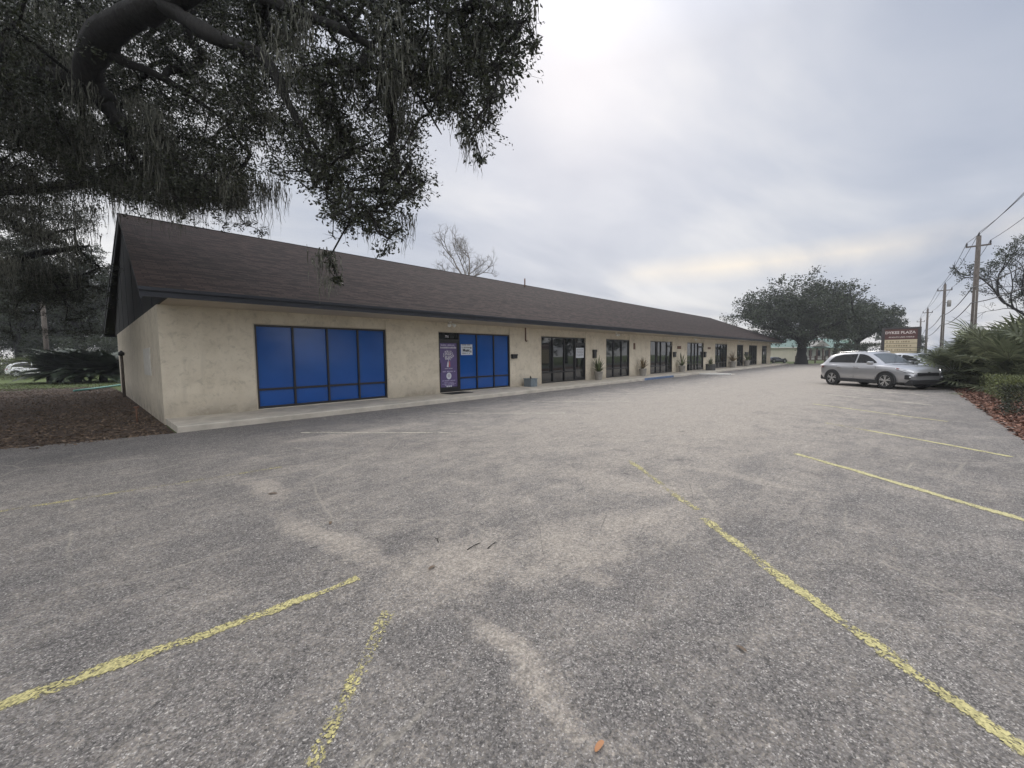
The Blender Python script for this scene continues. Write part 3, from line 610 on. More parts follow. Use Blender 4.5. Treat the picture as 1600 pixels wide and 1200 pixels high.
for k in range(20): q_ = 6.283*k/20; b_.box((x+.375*math.cos(q_)-.02, y+.375*math.sin(q_)-.02, .06), (x+.375*math.cos(q_)+.02, y+.375*math.sin(q_)+.02, .6), M['darkpot'])
part(b_, 'bin_body', e); s_ = MB(); blades(s_, (x, y, .6), 60, .95, .03, M['potleaf'], rr, .9); blades(s_, (x, y, .6), 30, .8, .03, M['potleaf2'], rr, .9); part(s_, 'leaves', e)
# ------------------------------------------------------------------ trees
def catmull(P, n=5):
    P = np.asarray(P, float); Q = np.vstack([2*P[0]-P[1], P, 2*P[-1]-P[-2]]); out = []
    for i in range(1, len(Q)-2):
        for t in np.arange(n)/n:
            a, b, c, d = Q[i-1], Q[i], Q[i+1], Q[i+2]; out.append(.5*((2*b)+(c-a)*t+(2*a-5*b+4*c-d)*t*t+(3*b-a-3*c+d)*t**3))
    out.append(P[-1]); return np.array(out)
def leaf_quads(pos, dirs, ln, wd, rg):
    n = len(pos); d = dirs/(np.linalg.norm(dirs, axis=1, keepdims=True)+1e-9); r = rg.normal(size=(n, 3)); s = np.cross(d, r); s /= np.linalg.norm(s, axis=1, keepdims=True)+1e-9
    l = ln*rg.uniform(.6, 1.2, (n, 1)); w_ = wd*rg.uniform(.7, 1.2, (n, 1)); nn = np.cross(d, s)*l*.12
    return np.stack([pos, pos+d*l*.45+s*w_*.5+nn, pos+d*l, pos+d*l*.5-s*w_*.5+nn], 1)
def tree(name, base, limbs, centers, rad, leaves, lsize, lwid, lm, bm, label, cat='tree', group=None, seed=1, twigs=9, tr=.006, maxseg=1.2, trunk_r=None, moss=None, bushy=.0, twmesh=True, shape=(1, 1, .7)):
    """limbs: [(points(n,3), radii)]; centers: foliage spots (k,3); rad: their radii; leaves: leaves per spot"""
    rg = np.random.default_rng(seed); e = empty(name, base, label, cat, group); base = np.array(base, float)
    tm = MB(); nodes, nr = [], []
    for P, rr_ in limbs:
        Q = catmull(P); R = np.interp(np.linspace(0, 1, len(Q)), np.linspace(0, 1, len(rr_)), rr_)
        Q = Q+rg.normal(0, .05, Q.shape)*R[:, None]*(1 if len(Q) > 3 else 0); R = R*(1+.08*rg.normal(size=len(R)))
        tm.tube(Q, R, bm, 10); nodes += list(Q[2:]); nr += list(R[2:])
    nodes = np.array(nodes); nr = np.array(nr); par = -np.ones(len(nodes), int); cen = np.array(centers); k0 = len(nodes)
    D2 = np.linalg.norm(cen[:, None]-nodes[None], axis=2); best = D2.argmin(1); bd = D2[np.arange(len(cen)), best]; left = np.ones(len(cen), bool)
    NP = [p for p in nodes]; PA = list(par); ENDS = []
    while left.any():
        i = np.where(left, bd, 1e9).argmin(); left[i] = False; p, q = int(best[i]), cen[i]; dist = np.linalg.norm(q-NP[p]); ns = max(1, int(dist/maxseg*2)); start = NP[p]; new = []
        for s_ in range(1, ns+1):
            t = s_/ns; v = start+(q-start)*t+(rg.normal(0, .1*dist/ns, 3) if s_ < ns else 0)+np.array([0, 0, .12*dist*math.sin(math.pi*t)])
            NP.append(v); PA.append(p); p = len(NP)-1; new.append(p)
        ENDS.append(p); V = np.array([NP[j] for j in new]); dd = np.linalg.norm(cen[:, None]-V[None], axis=2); m_ = dd.argmin(1); md = dd[np.arange(len(cen)), m_]; up = md < bd
        best[up] = np.array(new)[m_[up]]; bd[up] = md[up]
    cnt = np.zeros(len(NP)); cnt[ENDS] += 1
    for j in range(len(NP)-1, k0-1, -1):
        if PA[j] >= 0: cnt[PA[j]] += cnt[j]
    Rn = tr*2.2*np.sqrt(np.maximum(cnt, 1)); Rn[:k0] = np.minimum(nr, Rn[:k0].clip(tr))
    for j in range(k0, len(NP)):
        a, b = NP[PA[j]], NP[j]; ra = min(Rn[PA[j]] if PA[j] >= k0 else nr[PA[j]]*.8, Rn[j]*1.3); mid = (a+b)/2+rg.normal(0, .06, 3)*np.linalg.norm(b-a); tm.tube([a, mid, b], [ra, (ra+Rn[j])/2, Rn[j]], bm, 5, cap=False)
    # twigs and leaves
    k = len(cen); nt = twigs; rad = np.broadcast_to(np.asarray(rad, float), (k,)); leaves = np.broadcast_to(np.asarray(leaves), (k,))
    d = rg.normal(size=(k, nt, 3))*np.array(shape); d /= np.linalg.norm(d, axis=2, keepdims=True); ln = rad[:, None]*rg.uniform(.55, 1.15, (k, nt))
    tips = cen[:, None]+d*ln[..., None]*np.array(shape); 
    if twmesh:
        A = np.repeat(cen, nt, 0); E_ = tips.reshape(-1, 3); Mi = (A+E_)/2+rg.normal(0, .05, A.shape)*np.repeat(rad, nt)[:, None]; TW = []
        ax = E_-A; ax /= np.linalg.norm(ax, axis=1, keepdims=True)+1e-9; u1 = np.cross(ax, [.3, .2, .93]); u1 /= np.linalg.norm(u1, axis=1, keepdims=True)+1e-9; u2 = np.cross(ax, u1); w3 = [u1, -.5*u1+.87*u2, -.5*u1-.87*u2]
        for P0, P1, r0, r1 in ((A, Mi, tr, tr*.75), (Mi, E_, tr*.75, tr*.35)):
            for j in range(3): TW.append(np.stack([P0+w3[j]*r0, P0+w3[(j+1) % 3]*r0, P1+w3[(j+1) % 3]*r1, P1+w3[j]*r1], 1))
        quad_mesh('twigs', np.vstack(TW)-base, bm, e)
    tr_o = _loc(tm, 'trunk', e)
    LP, LD = [], []
    for i in range(k):
        n = int(leaves[i]); 
        if n < 1: continue
        ti = rg.integers(0, nt, n); f = rg.uniform(.15, 1.05, n)**.8; pos = cen[i]+(tips[i, ti]-cen[i])*f[:, None]+rg.normal(0, .06+bushy, (n, 3))*rad[i]
        LP.append(pos); LD.append(d[i, ti]*.7+rg.normal(size=(n, 3))*.8+np.array([0, 0, -.15]))
    if LP: quad_mesh('crown', leaf_quads(np.vstack(LP)-base, np.vstack(LD), lsize, lwid, rg), lm, e)
    if moss is not None:
        spots, nstr, lmin, lmax, wdt = moss
        mossy(e, base, spots, nstr, lmin, lmax, wdt, rg)
    return e, np.array(NP), k0
def mossy(e, base, spots, nstr, lmin, lmax, wdt, rg):
    Q = []
    for sp in spots:
        p, ls = sp[:3], (sp[3] if len(sp) > 3 else 1.)
        n = max(4, int(nstr*rg.uniform(.6, 1.4))); big = rg.uniform(.5, 1.)*ls
        for _ in range(n):
            l = (lmin*.4+(lmax-lmin*.4)*rg.uniform(0, 1)**1.8)*big; x = p+rg.normal(0, .13, 3)*np.array([1, 1, .6])*(.5+ls*.5); az = rg.uniform(0, 6.28); dr = rg.normal(0, .05, 2); prev = None; m_ = 7; wk = np.zeros(2)
            for i in range(m_+1):
                t = i/m_; az += rg.normal(0, .9); s_ = np.array([math.cos(az), math.sin(az), 0]); wk = wk*.7+rg.normal(0, .028, 2)*min(1, l); w_ = wdt*(1-.88*t)*rg.uniform(.4, 1.7); c = x+np.array([dr[0]*t*l+wk[0], dr[1]*t*l+wk[1], -t*l]); cur = (c-s_*w_, c+s_*w_)
                if prev: Q.append([prev[0], prev[1], cur[1], cur[0]])
                prev = cur
    quad_mesh('spanish_moss', np.array(Q)-np.array(base), M['moss'], e)
def inpoly(x, y, P):
    c = False; j = len(P)-1
    for i in range(len(P)):
        if (P[i][1] > y) != (P[j][1] > y) and x < (P[j][0]-P[i][0])*(y-P[i][1])/(P[j][1]-P[i][1])+P[i][0]: c = not c
        j = i
    return c
# the big live oak left of the shops; its limbs reach out over the lot and the roof
OAKB = (-7.5, 15.5, 0)
def pl(*pts): return [at(*p) for p in pts]
ob = np.array(OAKB)
fork = ob+np.array([.6, -.2, 3.6])
LS = .8
limbs = [([ob+[0, 0, -.2], ob+[.1, 0, .8], ob+[.3, -.1, 2.2], fork], [.95, .75, .66, .62]),
 ([fork]+pl((-180, 190, 11), (-20, 128, 10), (70, 122, 9.6), (140, 140, 9.4), (168, 165, 9.3), (205, 205, 9.4)), [.5, .42, .34, .3, .3, .24, .18]),
 (pl((170, 165, 9.3), (140, 125, 9.1), (150, 72, 8.8), (195, 30, 8.5), (255, 5, 8.2), (330, -40, 7.9), (430, -120, 7.4)), [.24, .31, .31, .3, .28, .24, .18]),
 ([fork]+pl((-150, 60, 10.5), (-10, 80, 10), (70, 98, 9.7), (130, 130, 9.4)), [.42, .36, .3, .26, .22]),
 (pl((165, 80, 8.8), (195, 98, 8.9), (235, 112, 9.), (285, 140, 9.2), (340, 180, 9.4)), [.12, .1, .09, .07, .04]),
 (pl((255, 5, 8.2), (330, 55, 8), (400, 82, 7.8), (428, 112, 7.7), (455, 170, 7.6), (500, 240, 7.6)), [.2, .16, .13, .11, .08, .04]),
 (pl((330, -40, 7.9), (470, 20, 7.2), (560, 60, 6.8), (640, 130, 6.6), (690, 210, 6.5)), [.16, .11, .07, .035, .01]),
 (pl((430, -120, 7.4), (600, -60, 6.5), (720, -20, 6.), (800, 40, 5.8)), [.17, .13, .09, .04]),
 (pl((168, 165, 9.3), (200, 230, 9.6), (235, 285, 10), (290, 340, 10.4)), [.14, .12, .1, .05]),
 ([fork]+pl((-120, 300, 12.5), (0, 297, 12.5), (70, 294, 12.6), (150, 286, 12.8), (230, 262, 13)), [.34, .26, .2, .17, .13, .07]),
 ([fork]+pl((-100, 440, 14), (0, 412, 14), (60, 396, 14.4), (105, 390, 14.8), (140, 384, 15)), [.3, .2, .17, .15, .11, .05]),
 ([fork]+pl((-60, 395, 17), (50, 430, 17.5), (100, 428, 17.8), (138, 440, 18)), [.26, .18, .15, .12, .06]),
 ([fork, ob+[-2, -2.5, 6.5], ob+[-4, -6, 9], ob+[-5, -9.5, 10.5]], [.4, .32, .22, .1]),
 ([fork, ob+[1, 2.5, 6.5], ob+[2, 6, 9.5], ob+[3, 9, 11]], [.42, .32, .22, .1]),
 ([fork, ob+[1.5, -3., 7.5], ob+[4, -6.5, 10.2], ob+[6.5, -9.5, 11.5]], [.4, .32, .22, .1])]
limbs = [(p_, [r_*(1 if i_ == 0 else LS) for r_ in rs_]) for i_, (p_, rs_) in enumerate(limbs)]
rg = np.random.default_rng(11)
outline = [(-420, -420), (900, -420), (862, -60), (840, 0), (846, 40), (842, 78), (815, 108), (795, 120), (785, 165), (788, 205), (757, 248), (735, 228), (700, 228), (690, 180), (672, 190), (668, 225), (680, 255), (688, 300), (650, 318), (640, 345), (625, 385), (600, 400), (575, 370), (545, 378), (520, 400), (505, 350), (490, 300), (478, 310), (462, 296), (440, 285), (410, 290), (385, 275), (370, 300), (330, 330), (300, 345), (200, 318), (150, 300), (0, 330), (-420, 330)]
cen, rad, lv = [], [], []
tries = 0
NIN, NOUT = 1150, 330
while (NIN > 0 or NOUT > 0) and tries < 90000:
    tries += 1; px, py = rg.uniform(-420, 880), rg.uniform(-420, 400)
    if not inpoly(px, py, outline): continue
    if px > 640 and py < -60 and rg.random() < .3: continue
    inn = px > -20 and py > -20
    if (inn and NIN <= 0) or (not inn and NOUT <= 0): continue
    lo = np.interp(px, [-400, 0, 300, 480, 850], [9.5, 9.2, 8.8, 6.6, 5.]); hi = np.interp(px, [-400, 0, 400, 850], [17, 15, 10.5, 6.8]); Z = rg.uniform(lo, hi)
    r_ = rg.uniform(.36, .62) if px > 430 else rg.uniform(.45, .85)
    rp_ = r_*F_/Z*.62      # keep the whole spray inside the outline
    if any(not inpoly(px+dx_*rp_, py+dy_*rp_, outline) for dx_, dy_ in ((1, 0), (-1, 0), (0, 1), (0, -1))) and px > 330:
        r_ *= .5; rp_ *= .5
        if any(not inpoly(px+dx_*rp_, py+dy_*rp_, outline) for dx_, dy_ in ((1, 0), (-1, 0), (0, 1), (0, -1))): continue
    cen.append(at(px, py, Z)); rad.append(r_); lv.append(int(118*(r_/.55)**2)); NIN -= inn; NOUT -= (not inn)
for px, py, Z, r_ in ((516, 400, 6.8, .2), (522, 418, 6.8, .14), (528, 438, 6.8, .1), (600, 392, 7, .2), (752, 246, 5.6, .12), (735, 205, 5.7, .2), (770, 150, 5.6, .25), (835, 60, 5.4, .16), (800, 100, 5.5, .18), (545, 350, 7.2, .3), (580, 330, 7, .3), (630, 300, 6.8, .3), (410, 362, 12, .3), (385, 352, 12, .4), (350, 348, 12, .4)):
    cen.append(at(px, py, Z)); rad.append(r_); lv.append(int(60+700*r_*r_))
for _ in range(34):      # sprays that close the gap down to the ridge
    px = rg.uniform(150, 385); r_ = rg.uniform(.4, .65); cen.append(at(px, rg.uniform(268, 300)+.12*(px-190), rg.uniform(10.5, 13.5))); rad.append(r_); lv.append(int(130*(r_/.55)**2))
for _ in range(70):
    px, py = rg.uniform(-40, 158), rg.uniform(340, 525); r_ = rg.uniform(.5, .8); cen.append(at(px, py, rg.uniform(13, 17))); rad.append(r_); lv.append(int(170*(r_/.55)**2))
for _ in range(105):      # lower sprays in the depth of the crown
    px, py = rg.uniform(-60, 138), rg.uniform(320, 470); r_ = rg.uniform(.5, .9); cen.append(at(px, py, rg.uniform(13, 22))); rad.append(r_); lv.append(int(200*(r_/.55)**2))
for _ in range(400):      # unseen crown above and beside the view, added thick to shade the left
    v = rg.normal(size=3); v /= np.linalg.norm(v); v[2] = abs(v[2]); q = ob+np.array([0, -1., 6.5])+v*np.array([8.5, 9.5, 6.5])*rg.uniform(.55, 1.)
    d_ = q-CAM; z_ = d_@FWD
    if z_ > .5:
        sx_, sy_ = 800+F_*(d_@RT)/z_, 600-F_*(d_@UP)/z_
        if -60 < sx_ < 1700 and -40 < sy_ < 1300 and not inpoly(sx_, sy_, outline): continue
    if z_ > -2 and np.linalg.norm(d_) < 4.5: continue
    cen.append(q); rad.append(rg.uniform(.9, 1.35)); lv.append(420)
oak, NP, k0 = tree('live_oak', OAKB, limbs, cen, rad, lv, .07, .034, M['leaf'], M['bark'], 'huge dark live oak hung with moss, reaching over the roof and lot', seed=4, twigs=11, tr=.0036, maxseg=1.0)
spots = []
for px, py, Z, l in [(x, y, z, l) for x, y, z, l in ((248, 195, 9.3, 1.6), (262, 215, 9.5, 1.7), (280, 235, 10., 1.6), (300, 255, 10.4, 1.3), (325, 270, 10.6, 1.2), (228, 175, 9.3, 1.3), (215, 160, 9.2, 1.2), (345, 255, 10.6, 1.), (361, 245, 10.4, 1.), (240, 260, 10, 1.3), (270, 270, 10.2, 1.2), (300, 290, 10.5, .8), (330, 300, 10.6, .6),
    (450, 15, 7.3, 2.), (458, 60, 7.4, 2.), (470, 110, 7.5, 1.7), (478, 160, 7.5, 1.3), (440, 30, 7.4, 1.5), (612, 20, 6.4, 1.7), (620, 70, 6.4, 1.6), (628, 120, 6.4, 1.3), (640, 60, 6.4, 1.2), (720, 100, 5.9, 1.), (560, 100, 6.8, 1.), (530, 180, 7, 1.), (690, 60, 6, 1.),
    (400, 290, 10.8, .9), (412, 288, 10.8, 1.1), (424, 287, 10.8, .8), (440, 284, 10.8, .9), (380, 278, 10.8, .8), (522, 430, 6.8, .45), (520, 400, 6.8, .6),
    (60, 60, 9.5, 1.4), (90, 80, 9.5, 1.7), (110, 100, 9.4, 1.7), (130, 140, 9.3, 1.7), (40, 100, 9.8, 1.5), (20, 70, 9.8, 1.3), (80, 20, 9.5, 1.5), (120, 30, 9.3, 1.4), (60, 160, 10, 1.6), (100, 190, 10.2, 1.7), (140, 190, 9.7, 1.5), (160, 220, 9.8, 1.5), (30, 190, 10.5, 1.7), (10, 150, 10.5, 1.5), (190, 240, 10, 1.4))]:
    for _ in range(3 if px < 420 else 1): q = at(px+rg.normal(0, 9), py+rg.normal(0, 6), Z*rg.uniform(.96, 1.06)); spots.append((*q, l))
for _ in range(95):
    px, py = rg.uniform(-60, 150), rg.uniform(180, 420); q = at(px, py, rg.uniform(10.5, 17)); spots.append((*q, rg.uniform(.7, 1.5)))
for _ in range(46): px = rg.uniform(165, 380); spots.append((*at(px, rg.uniform(262, 292)+.12*(px-190), rg.uniform(9.6, 10.6)), rg.uniform(.45, .95)))
tw = NP[k0:]
for j in rg.choice(len(tw), 240, replace=False): spots.append((*tw[j], rg.uniform(.3, .8)))
spots = [(np.array(s_[:3]), s_[3]) for s_ in spots]
mossy(oak, OAKB, [np.array([*p, l], dtype=float) for p, l in spots], 40, .5, 1.45, .0105, rg)
# other trees --------------------------------------------------------------
def ordinary(name, px, py, Z, h, cr, label, n=70, leaves=330, lsize=.16, lm='leaf_far', cat='tree', group=None, seed=1, trunk=.3, cz=.62, flat=.42, bark='bark', moss=0, base=None, spread=1., fork_z=.3, r=None, nlimb=7):
    rg = np.random.default_rng(seed); b = gnd(px, py) if base is None else np.array(base, float); b[2] = -.02
    ctr = b+np.array([0, 0, h*cz]); cen = []
    while len(cen) < n:
        v = rg.normal(size=3); v /= np.linalg.norm(v); q = ctr+v*np.array([cr, cr, h*flat])*rg.uniform(.03, 1.)**.42*(.93+.1*rg.normal())
        if q[2] < h*.16: continue
        cen.append(q)
    fk = b+np.array([0, 0, h*fork_z]); limbs = [([b, b+[.05, 0, h*.1], fk], [trunk*1.35, trunk, trunk*.85])]
    for k in range(nlimb):
        az = 6.283*k/nlimb+rg.uniform(-.3, .3); o = np.array([math.cos(az), math.sin(az), 0]); rr_ = cr*rg.uniform(.45, .75)
        limbs.append(([fk, fk+o*rr_*.45+[0, 0, h*.14], fk+o*rr_+[0, 0, h*rg.uniform(.2, .38)]], [trunk*.6, trunk*.38, trunk*.14]))
    r = r or cr*.23
    ms = None
    if moss: ms = ([np.array([*cen[i], 1.]) for i in rg.choice(len(cen), min(moss, len(cen)), replace=False)], 12, .8, 2.2, .02)
    return tree(name, b, limbs, cen, r, leaves, lsize, lsize*.55, M[lm], M[bark], label, cat, group, seed, twigs=7, tr=.011, maxseg=2., moss=ms, bushy=.05, twmesh=False)
ordinary('oak_tree', 1252, 569, 57, 12.6, 9., 'spreading oak with forked trunk at the far end of the shops', n=210, leaves=190, lsize=.31, trunk=.62, cz=.58, flat=.36, seed=21, fork_z=.24)
ordinary('oak_tree', 0, 0, 75, 11.6, 7.8, 'dark rounded oak behind the plaza sign', n=150, leaves=200, lsize=.36, trunk=.5, cz=.64, flat=.33, seed=22, base=at(1338, 560, 74))
ordinary('low_tree', 0, 0, 75, 8.2, 4.2, 'lower dark tree whose crown ends at the plaza sign', n=60, leaves=260, lsize=.26, trunk=.3, cz=.55, flat=.4, seed=23, base=at(1405, 560, 88))
for k, (px, Z, h, cr, t) in enumerate(((30, 50, 18, 7.5, 'dark mossy oak behind the sago palms, half out of view'), (120, 54, 19, 8., 'dark mossy oak standing behind the sago palm clump'), (178, 60, 17, 7., 'dim oak showing between the moss and the gable'), (-60, 52, 18, 8.5, 'tall dark oak beyond the grass at the edge of view'), (75, 74, 19, 9., 'far oak behind the wooden post'))):
    ordinary('mossy_oak', 0, 0, Z, h, cr, t, n=130, leaves=300, lsize=.26, seed=30+k, base=at(px, 570, Z), group='trees behind the grass', moss=60, cz=.5, flat=.46, trunk=.35)
for k, (px, Z, h, cr, t) in enumerate(((640, 46, 12.0, 3.6, 'leafy tree top just clearing the roof ridge beside the bare tree'), (330, 40, 11.5, 4.5, 'leafy tree behind the roof under the hanging moss'))):
    ordinary('leafy_tree', 0, 0, Z, h, cr, t, n=60, leaves=300, lsize=.17, seed=40+k, base=at(px, 570, Z), cz=.66, flat=.3)
# bare tree behind the ridge
def branchy(name, base, label, seed, trunk, forks, depth, leafy=0, lsize=.1, bark='bark_pale', lm='leaf_far', up=.12, spread=.6, shrink=.7, moss=0):
    """trunk: (height, radius); forks: list of (direction, length, radius) leaving the trunk top"""
    rg = np.random.default_rng(seed); b = np.array(base, float); b[2] = -.02; e = empty(name, b, label, 'tree'); tm = MB(); top = b+[.1, 0, trunk[0]]; tips, tdir, mids = [], [], []
    tm.tube([b, b+[.08, .05, trunk[0]*.4], top], [trunk[1]*1.3, trunk[1], trunk[1]*.85], M[bark], 9)
    def grow(p, d, l, r, k):
        d = d/np.linalg.norm(d); n = 4 if k > 1 else 3; P = [p]; dd = d.copy()
        for i in range(n): dd = dd+rg.normal(0, .16, 3)+[0, 0, up*.5]; dd /= np.linalg.norm(dd); P.append(P[-1]+dd*l/n)
        tm.tube(P, np.linspace(r, r*(.55 if k else .3), n+1), M[bark], 7 if k > 2 else (5 if k > 1 else 3), cap=False)
        mids.append(P[n//2])
        if k == 0: tips.append(P[-1]); tdir.append(dd); return
        m = rg.integers(3, 6)
        for j in range(m):
            i = n if j < 2 else rg.integers(1, n); q = P[i]; v = rg.normal(size=3); v -= dd*(v@dd); v /= np.linalg.norm(v)
            grow(q, dd+v*spread*rg.uniform(.6, 1.4)+[0, 0, up], l*shrink*rg.uniform(.7, 1.1), r*(.6 if j < 2 else .45), k-1)
    for d, l, r in forks: grow(top, np.array(d, float), l, r, depth)
    _loc(tm, 'trunk', e)
    if leafy:
        T, Dd = np.array(tips), np.array(tdir); keep = np.sin(T[:, 0]*.9+1)+np.cos(T[:, 1]*.8+T[:, 2]*1.1)+rg.normal(0, .6, len(T)) > -.25; T, Dd = T[keep], Dd[keep]; n = len(T)*leafy; ii = rg.integers(0, len(T), n)
        quad_mesh('crown', leaf_quads(T[ii]+rg.normal(0, .13, (n, 3))-b, Dd[ii]+rg.normal(size=(n, 3))*.7, lsize, lsize*.45, rg), M[lm], e)
    if moss: mossy(e, tuple(b), [np.array([*mids[i], .6]) for i in rg.choice(len(mids), moss, replace=False)], 8, .4, 1.3, .014, rg)
    return e
_r = np.array([RT[0], RT[1], 0])
branchy('bare_tree', at(730, 570, 50), 'bare leafless tree with moss tufts rising behind the roof ridge', 52, (10.5, .24), [(-.42*_r+[0, 0, 1], 3.3, .12), (.5*_r+[0, 0, 1], 3.2, .12), (.9*_r+[0, 0, .45], 2.5, .08), (-.8*_r+[0, 0, .5], 2.4, .075), (FH*.6+[0, 0, 1], 2.6, .09), (.1*_r+[0, 0, 1], 2.9, .09)], 5, up=.07, spread=.8, shrink=.63, moss=60)
branchy('sparse_tree', at(1640, 565, 33), 'sparse thin leaved tree behind the first utility pole', 63, (3.6, .26), [(-.9*_r+[0, 0, .9], 3.6, .14), (-.3*_r+[0, 0, 1.2], 4.2, .15), (.6*_r+[0, 0, 1], 4., .14), (FH*.8+[0, 0, .8], 3.2, .11), (-FH*.5-.6*_r+[0, 0, .5], 3.2, .1)], 4, leafy=16, lsize=.17, bark='bark', up=.1, spread=.7, shrink=.68)
# trees across the street that the shop windows mirror
for k, (x, y, h, cr) in enumerate(((12, -22, 12, 5.5), (25, -23, 13, 6), (38, -21, 12, 5.5), (52, -24, 14, 6.5), (68, -22, 13, 6), (86, -24, 14, 7))):
    ordinary('street_tree', 0, 0, 0, h, cr, ('dark tree mirrored in the clear shop door, across the street', 'round tree across the street mirrored in the shop windows', 'tree across the street opposite the blue kerb', 'tall tree across the street opposite the ramp', 'wide tree across the street opposite the far shops', 'last tree across the street past the shops')[k], n=70, leaves=260, lsize=.26, seed=70+k, base=(x, y, 0), cz=.5, flat=.46, group='trees across the street')
for k, (x, y, h, cr) in enumerate(((-19, 24, 14, 7), (-15, 3, 13, 6), (-14, 34, 13, 6.5), (-25, 13, 14, 7))):  # oaks out of view, added to shade the end wall and near lot
    ordinary('mossy_oak', 0, 0, 0, h, cr, ('unseen mossy oak added for shade beyond the big live oak, past the dirt', 'unseen mossy oak added for shade at the outer end of the lot', 'unseen low mossy oak added for shade on the grass beyond the live oak', 'unseen wide mossy oak added for shade far out past the live oak')[k], n=110, leaves=330, lsize=.22, seed=77+k, base=(x, y, 0), group='trees behind the grass', moss=30, cz=.5, flat=.46, trunk=.35)
# ------------------------------------------------------------------ palmettos, sagos, hedge
def palmetto(base, n, size, label, seed, group='palmetto clumps in the planting bed', wide=1.):
    rg = np.random.default_rng(seed); e = empty('palmetto', base, label, 'palmetto', group); b = np.array(base, float); Q, st = [], MB()
    for k in range(n):
        az = rg.uniform(0, 6.283); el = math.asin(min(1, max(.02, rg.uniform(.0, 1.)**.9))); d = np.array([math.cos(az)*math.cos(el), math.sin(az)*math.cos(el), math.sin(el)]); root = b+np.array([*(rg.normal(0, .35*wide*size, 2)), .05]); l = size*rg.uniform(.65, 1.)*(.85+.3*math.sin(el))
        tip = root+d*l; tip[2] -= .12*l*math.cos(el); st.tube([root, (root+tip)/2+[0, 0, .06*l], tip], [.016, .012, .008], M['palm'], 4, cap=False)
        fl = size*rg.uniform(.38, .55); side = np.cross(d, [0, 0, 1.]); side /= np.linalg.norm(side)+1e-9; upv = np.cross(side, d); nb = 20
        tilt = rg.uniform(-.5, .35); ax = d*math.cos(tilt)+upv*math.sin(tilt); nv = np.cross(side, ax)
        for j in range(nb):
            th = (j/(nb-1)-.5)*4.3; bd = ax*math.cos(th)+side*math.sin(th); bl = fl*(1-.18*abs(th)/2.1)*rg.uniform(.85, 1.1); w_ = .026*size*.75; sdv = np.cross(bd, nv); m1 = tip+bd*bl*.55; m2 = tip+bd*bl+np.array([0, 0, -.16*bl])+rg.normal(0, .03, 3)
            Q.append([tip, m1-sdv*w_, m2, m1+sdv*w_])
    _loc(st, 'stem', e); quad_mesh('fronds', np.array(Q)-b, M['palm'], e); return e
for k, (px, Z, n, sz, t) in enumerate(((1545, 17.8, 130, 1.3, 'palmetto clump touching the front of the parked cars'), (1576, 18., 210, 2.1, 'tall palmetto clump under the first utility pole'), (1616, 16.6, 210, 2.25, 'big palmetto clump behind the clipped hedge'), (1660, 15, 140, 2.1, 'palmetto clump at the open end of the bed, partly out of view'))):
    palmetto(at(px, 600, Z)*[1, 1, 0]+[0, 0, .1], n, sz, t, 80+k)
def sago(base, n, size, label, seed, m='sago', group='sago palms on the grass'):
    rg = np.random.default_rng(seed); e = empty('sago_palm', base, label, 'sago palm', group); b = np.array(base, float); Q = []; st = MB(); st.lathe([(.22, -.02), (.26, .3), (.2, .55), (.05, .62)], b, M['bark'], 10); _loc(st, 'trunk', e)
    for k in range(n):
        az = rg.uniform(0, 6.283); el = rg.uniform(.15, 1.5); o = np.array([math.cos(az), math.sin(az), 0]); l = size*rg.uniform(.7, 1.1); sd = np.array([-o[1], o[0], 0]); P = []
        for i in range(12): t = i/11; P.append(b+[0, 0, .55]+o*l*t*math.cos(el*(1-.5*t))+np.array([0, 0, l*(math.sin(el)*t-.38*t*t)]))
        for i in range(1, 12):
            t = i/11; ll = .22*size*math.sin(math.pi*(.12+.85*t)); dv = P[i]-P[i-1]; dv /= np.linalg.norm(dv)
            for h_ in (0, .5):
                c = P[i-1]+(P[i]-P[i-1])*h_
                for s_ in (-1, 1): tp = c+sd*s_*ll+dv*ll*.5+[0, 0, .12*ll]; Q.append([c, c+dv*.035*size+(tp-c)*.5, tp, c-dv*.035*size+(tp-c)*.5])
        for i in range(11): Q.append([P[i]-sd*.012, P[i]+sd*.012, P[i+1]+sd*.01, P[i+1]-sd*.01])
    quad_mesh('fronds', np.array(Q)-b, M[m], e); return e
for k, (px, py, n, sz, t) in enumerate(((122, 597, 90, 3.6, 'large dark sago palm in the middle of the clump'), (162, 597, 80, 3.2, 'dark sago palm closest to the end wall'), (94, 597, 70, 2.9, 'dark sago palm at the outer side of the clump'))): sago(gnd(px, py), n, sz, t, 90+k)
for k, (px, py, sz, t) in enumerate(((28, 579, 3.4, 'pale fronded palm at the edge of the grass'), (62, 577, 3.4, 'pale fronded palm below the wooden post'))): sago(gnd(px, py), 34, sz, t, 95+k, 'palm', 'feathery palms beyond the grass')
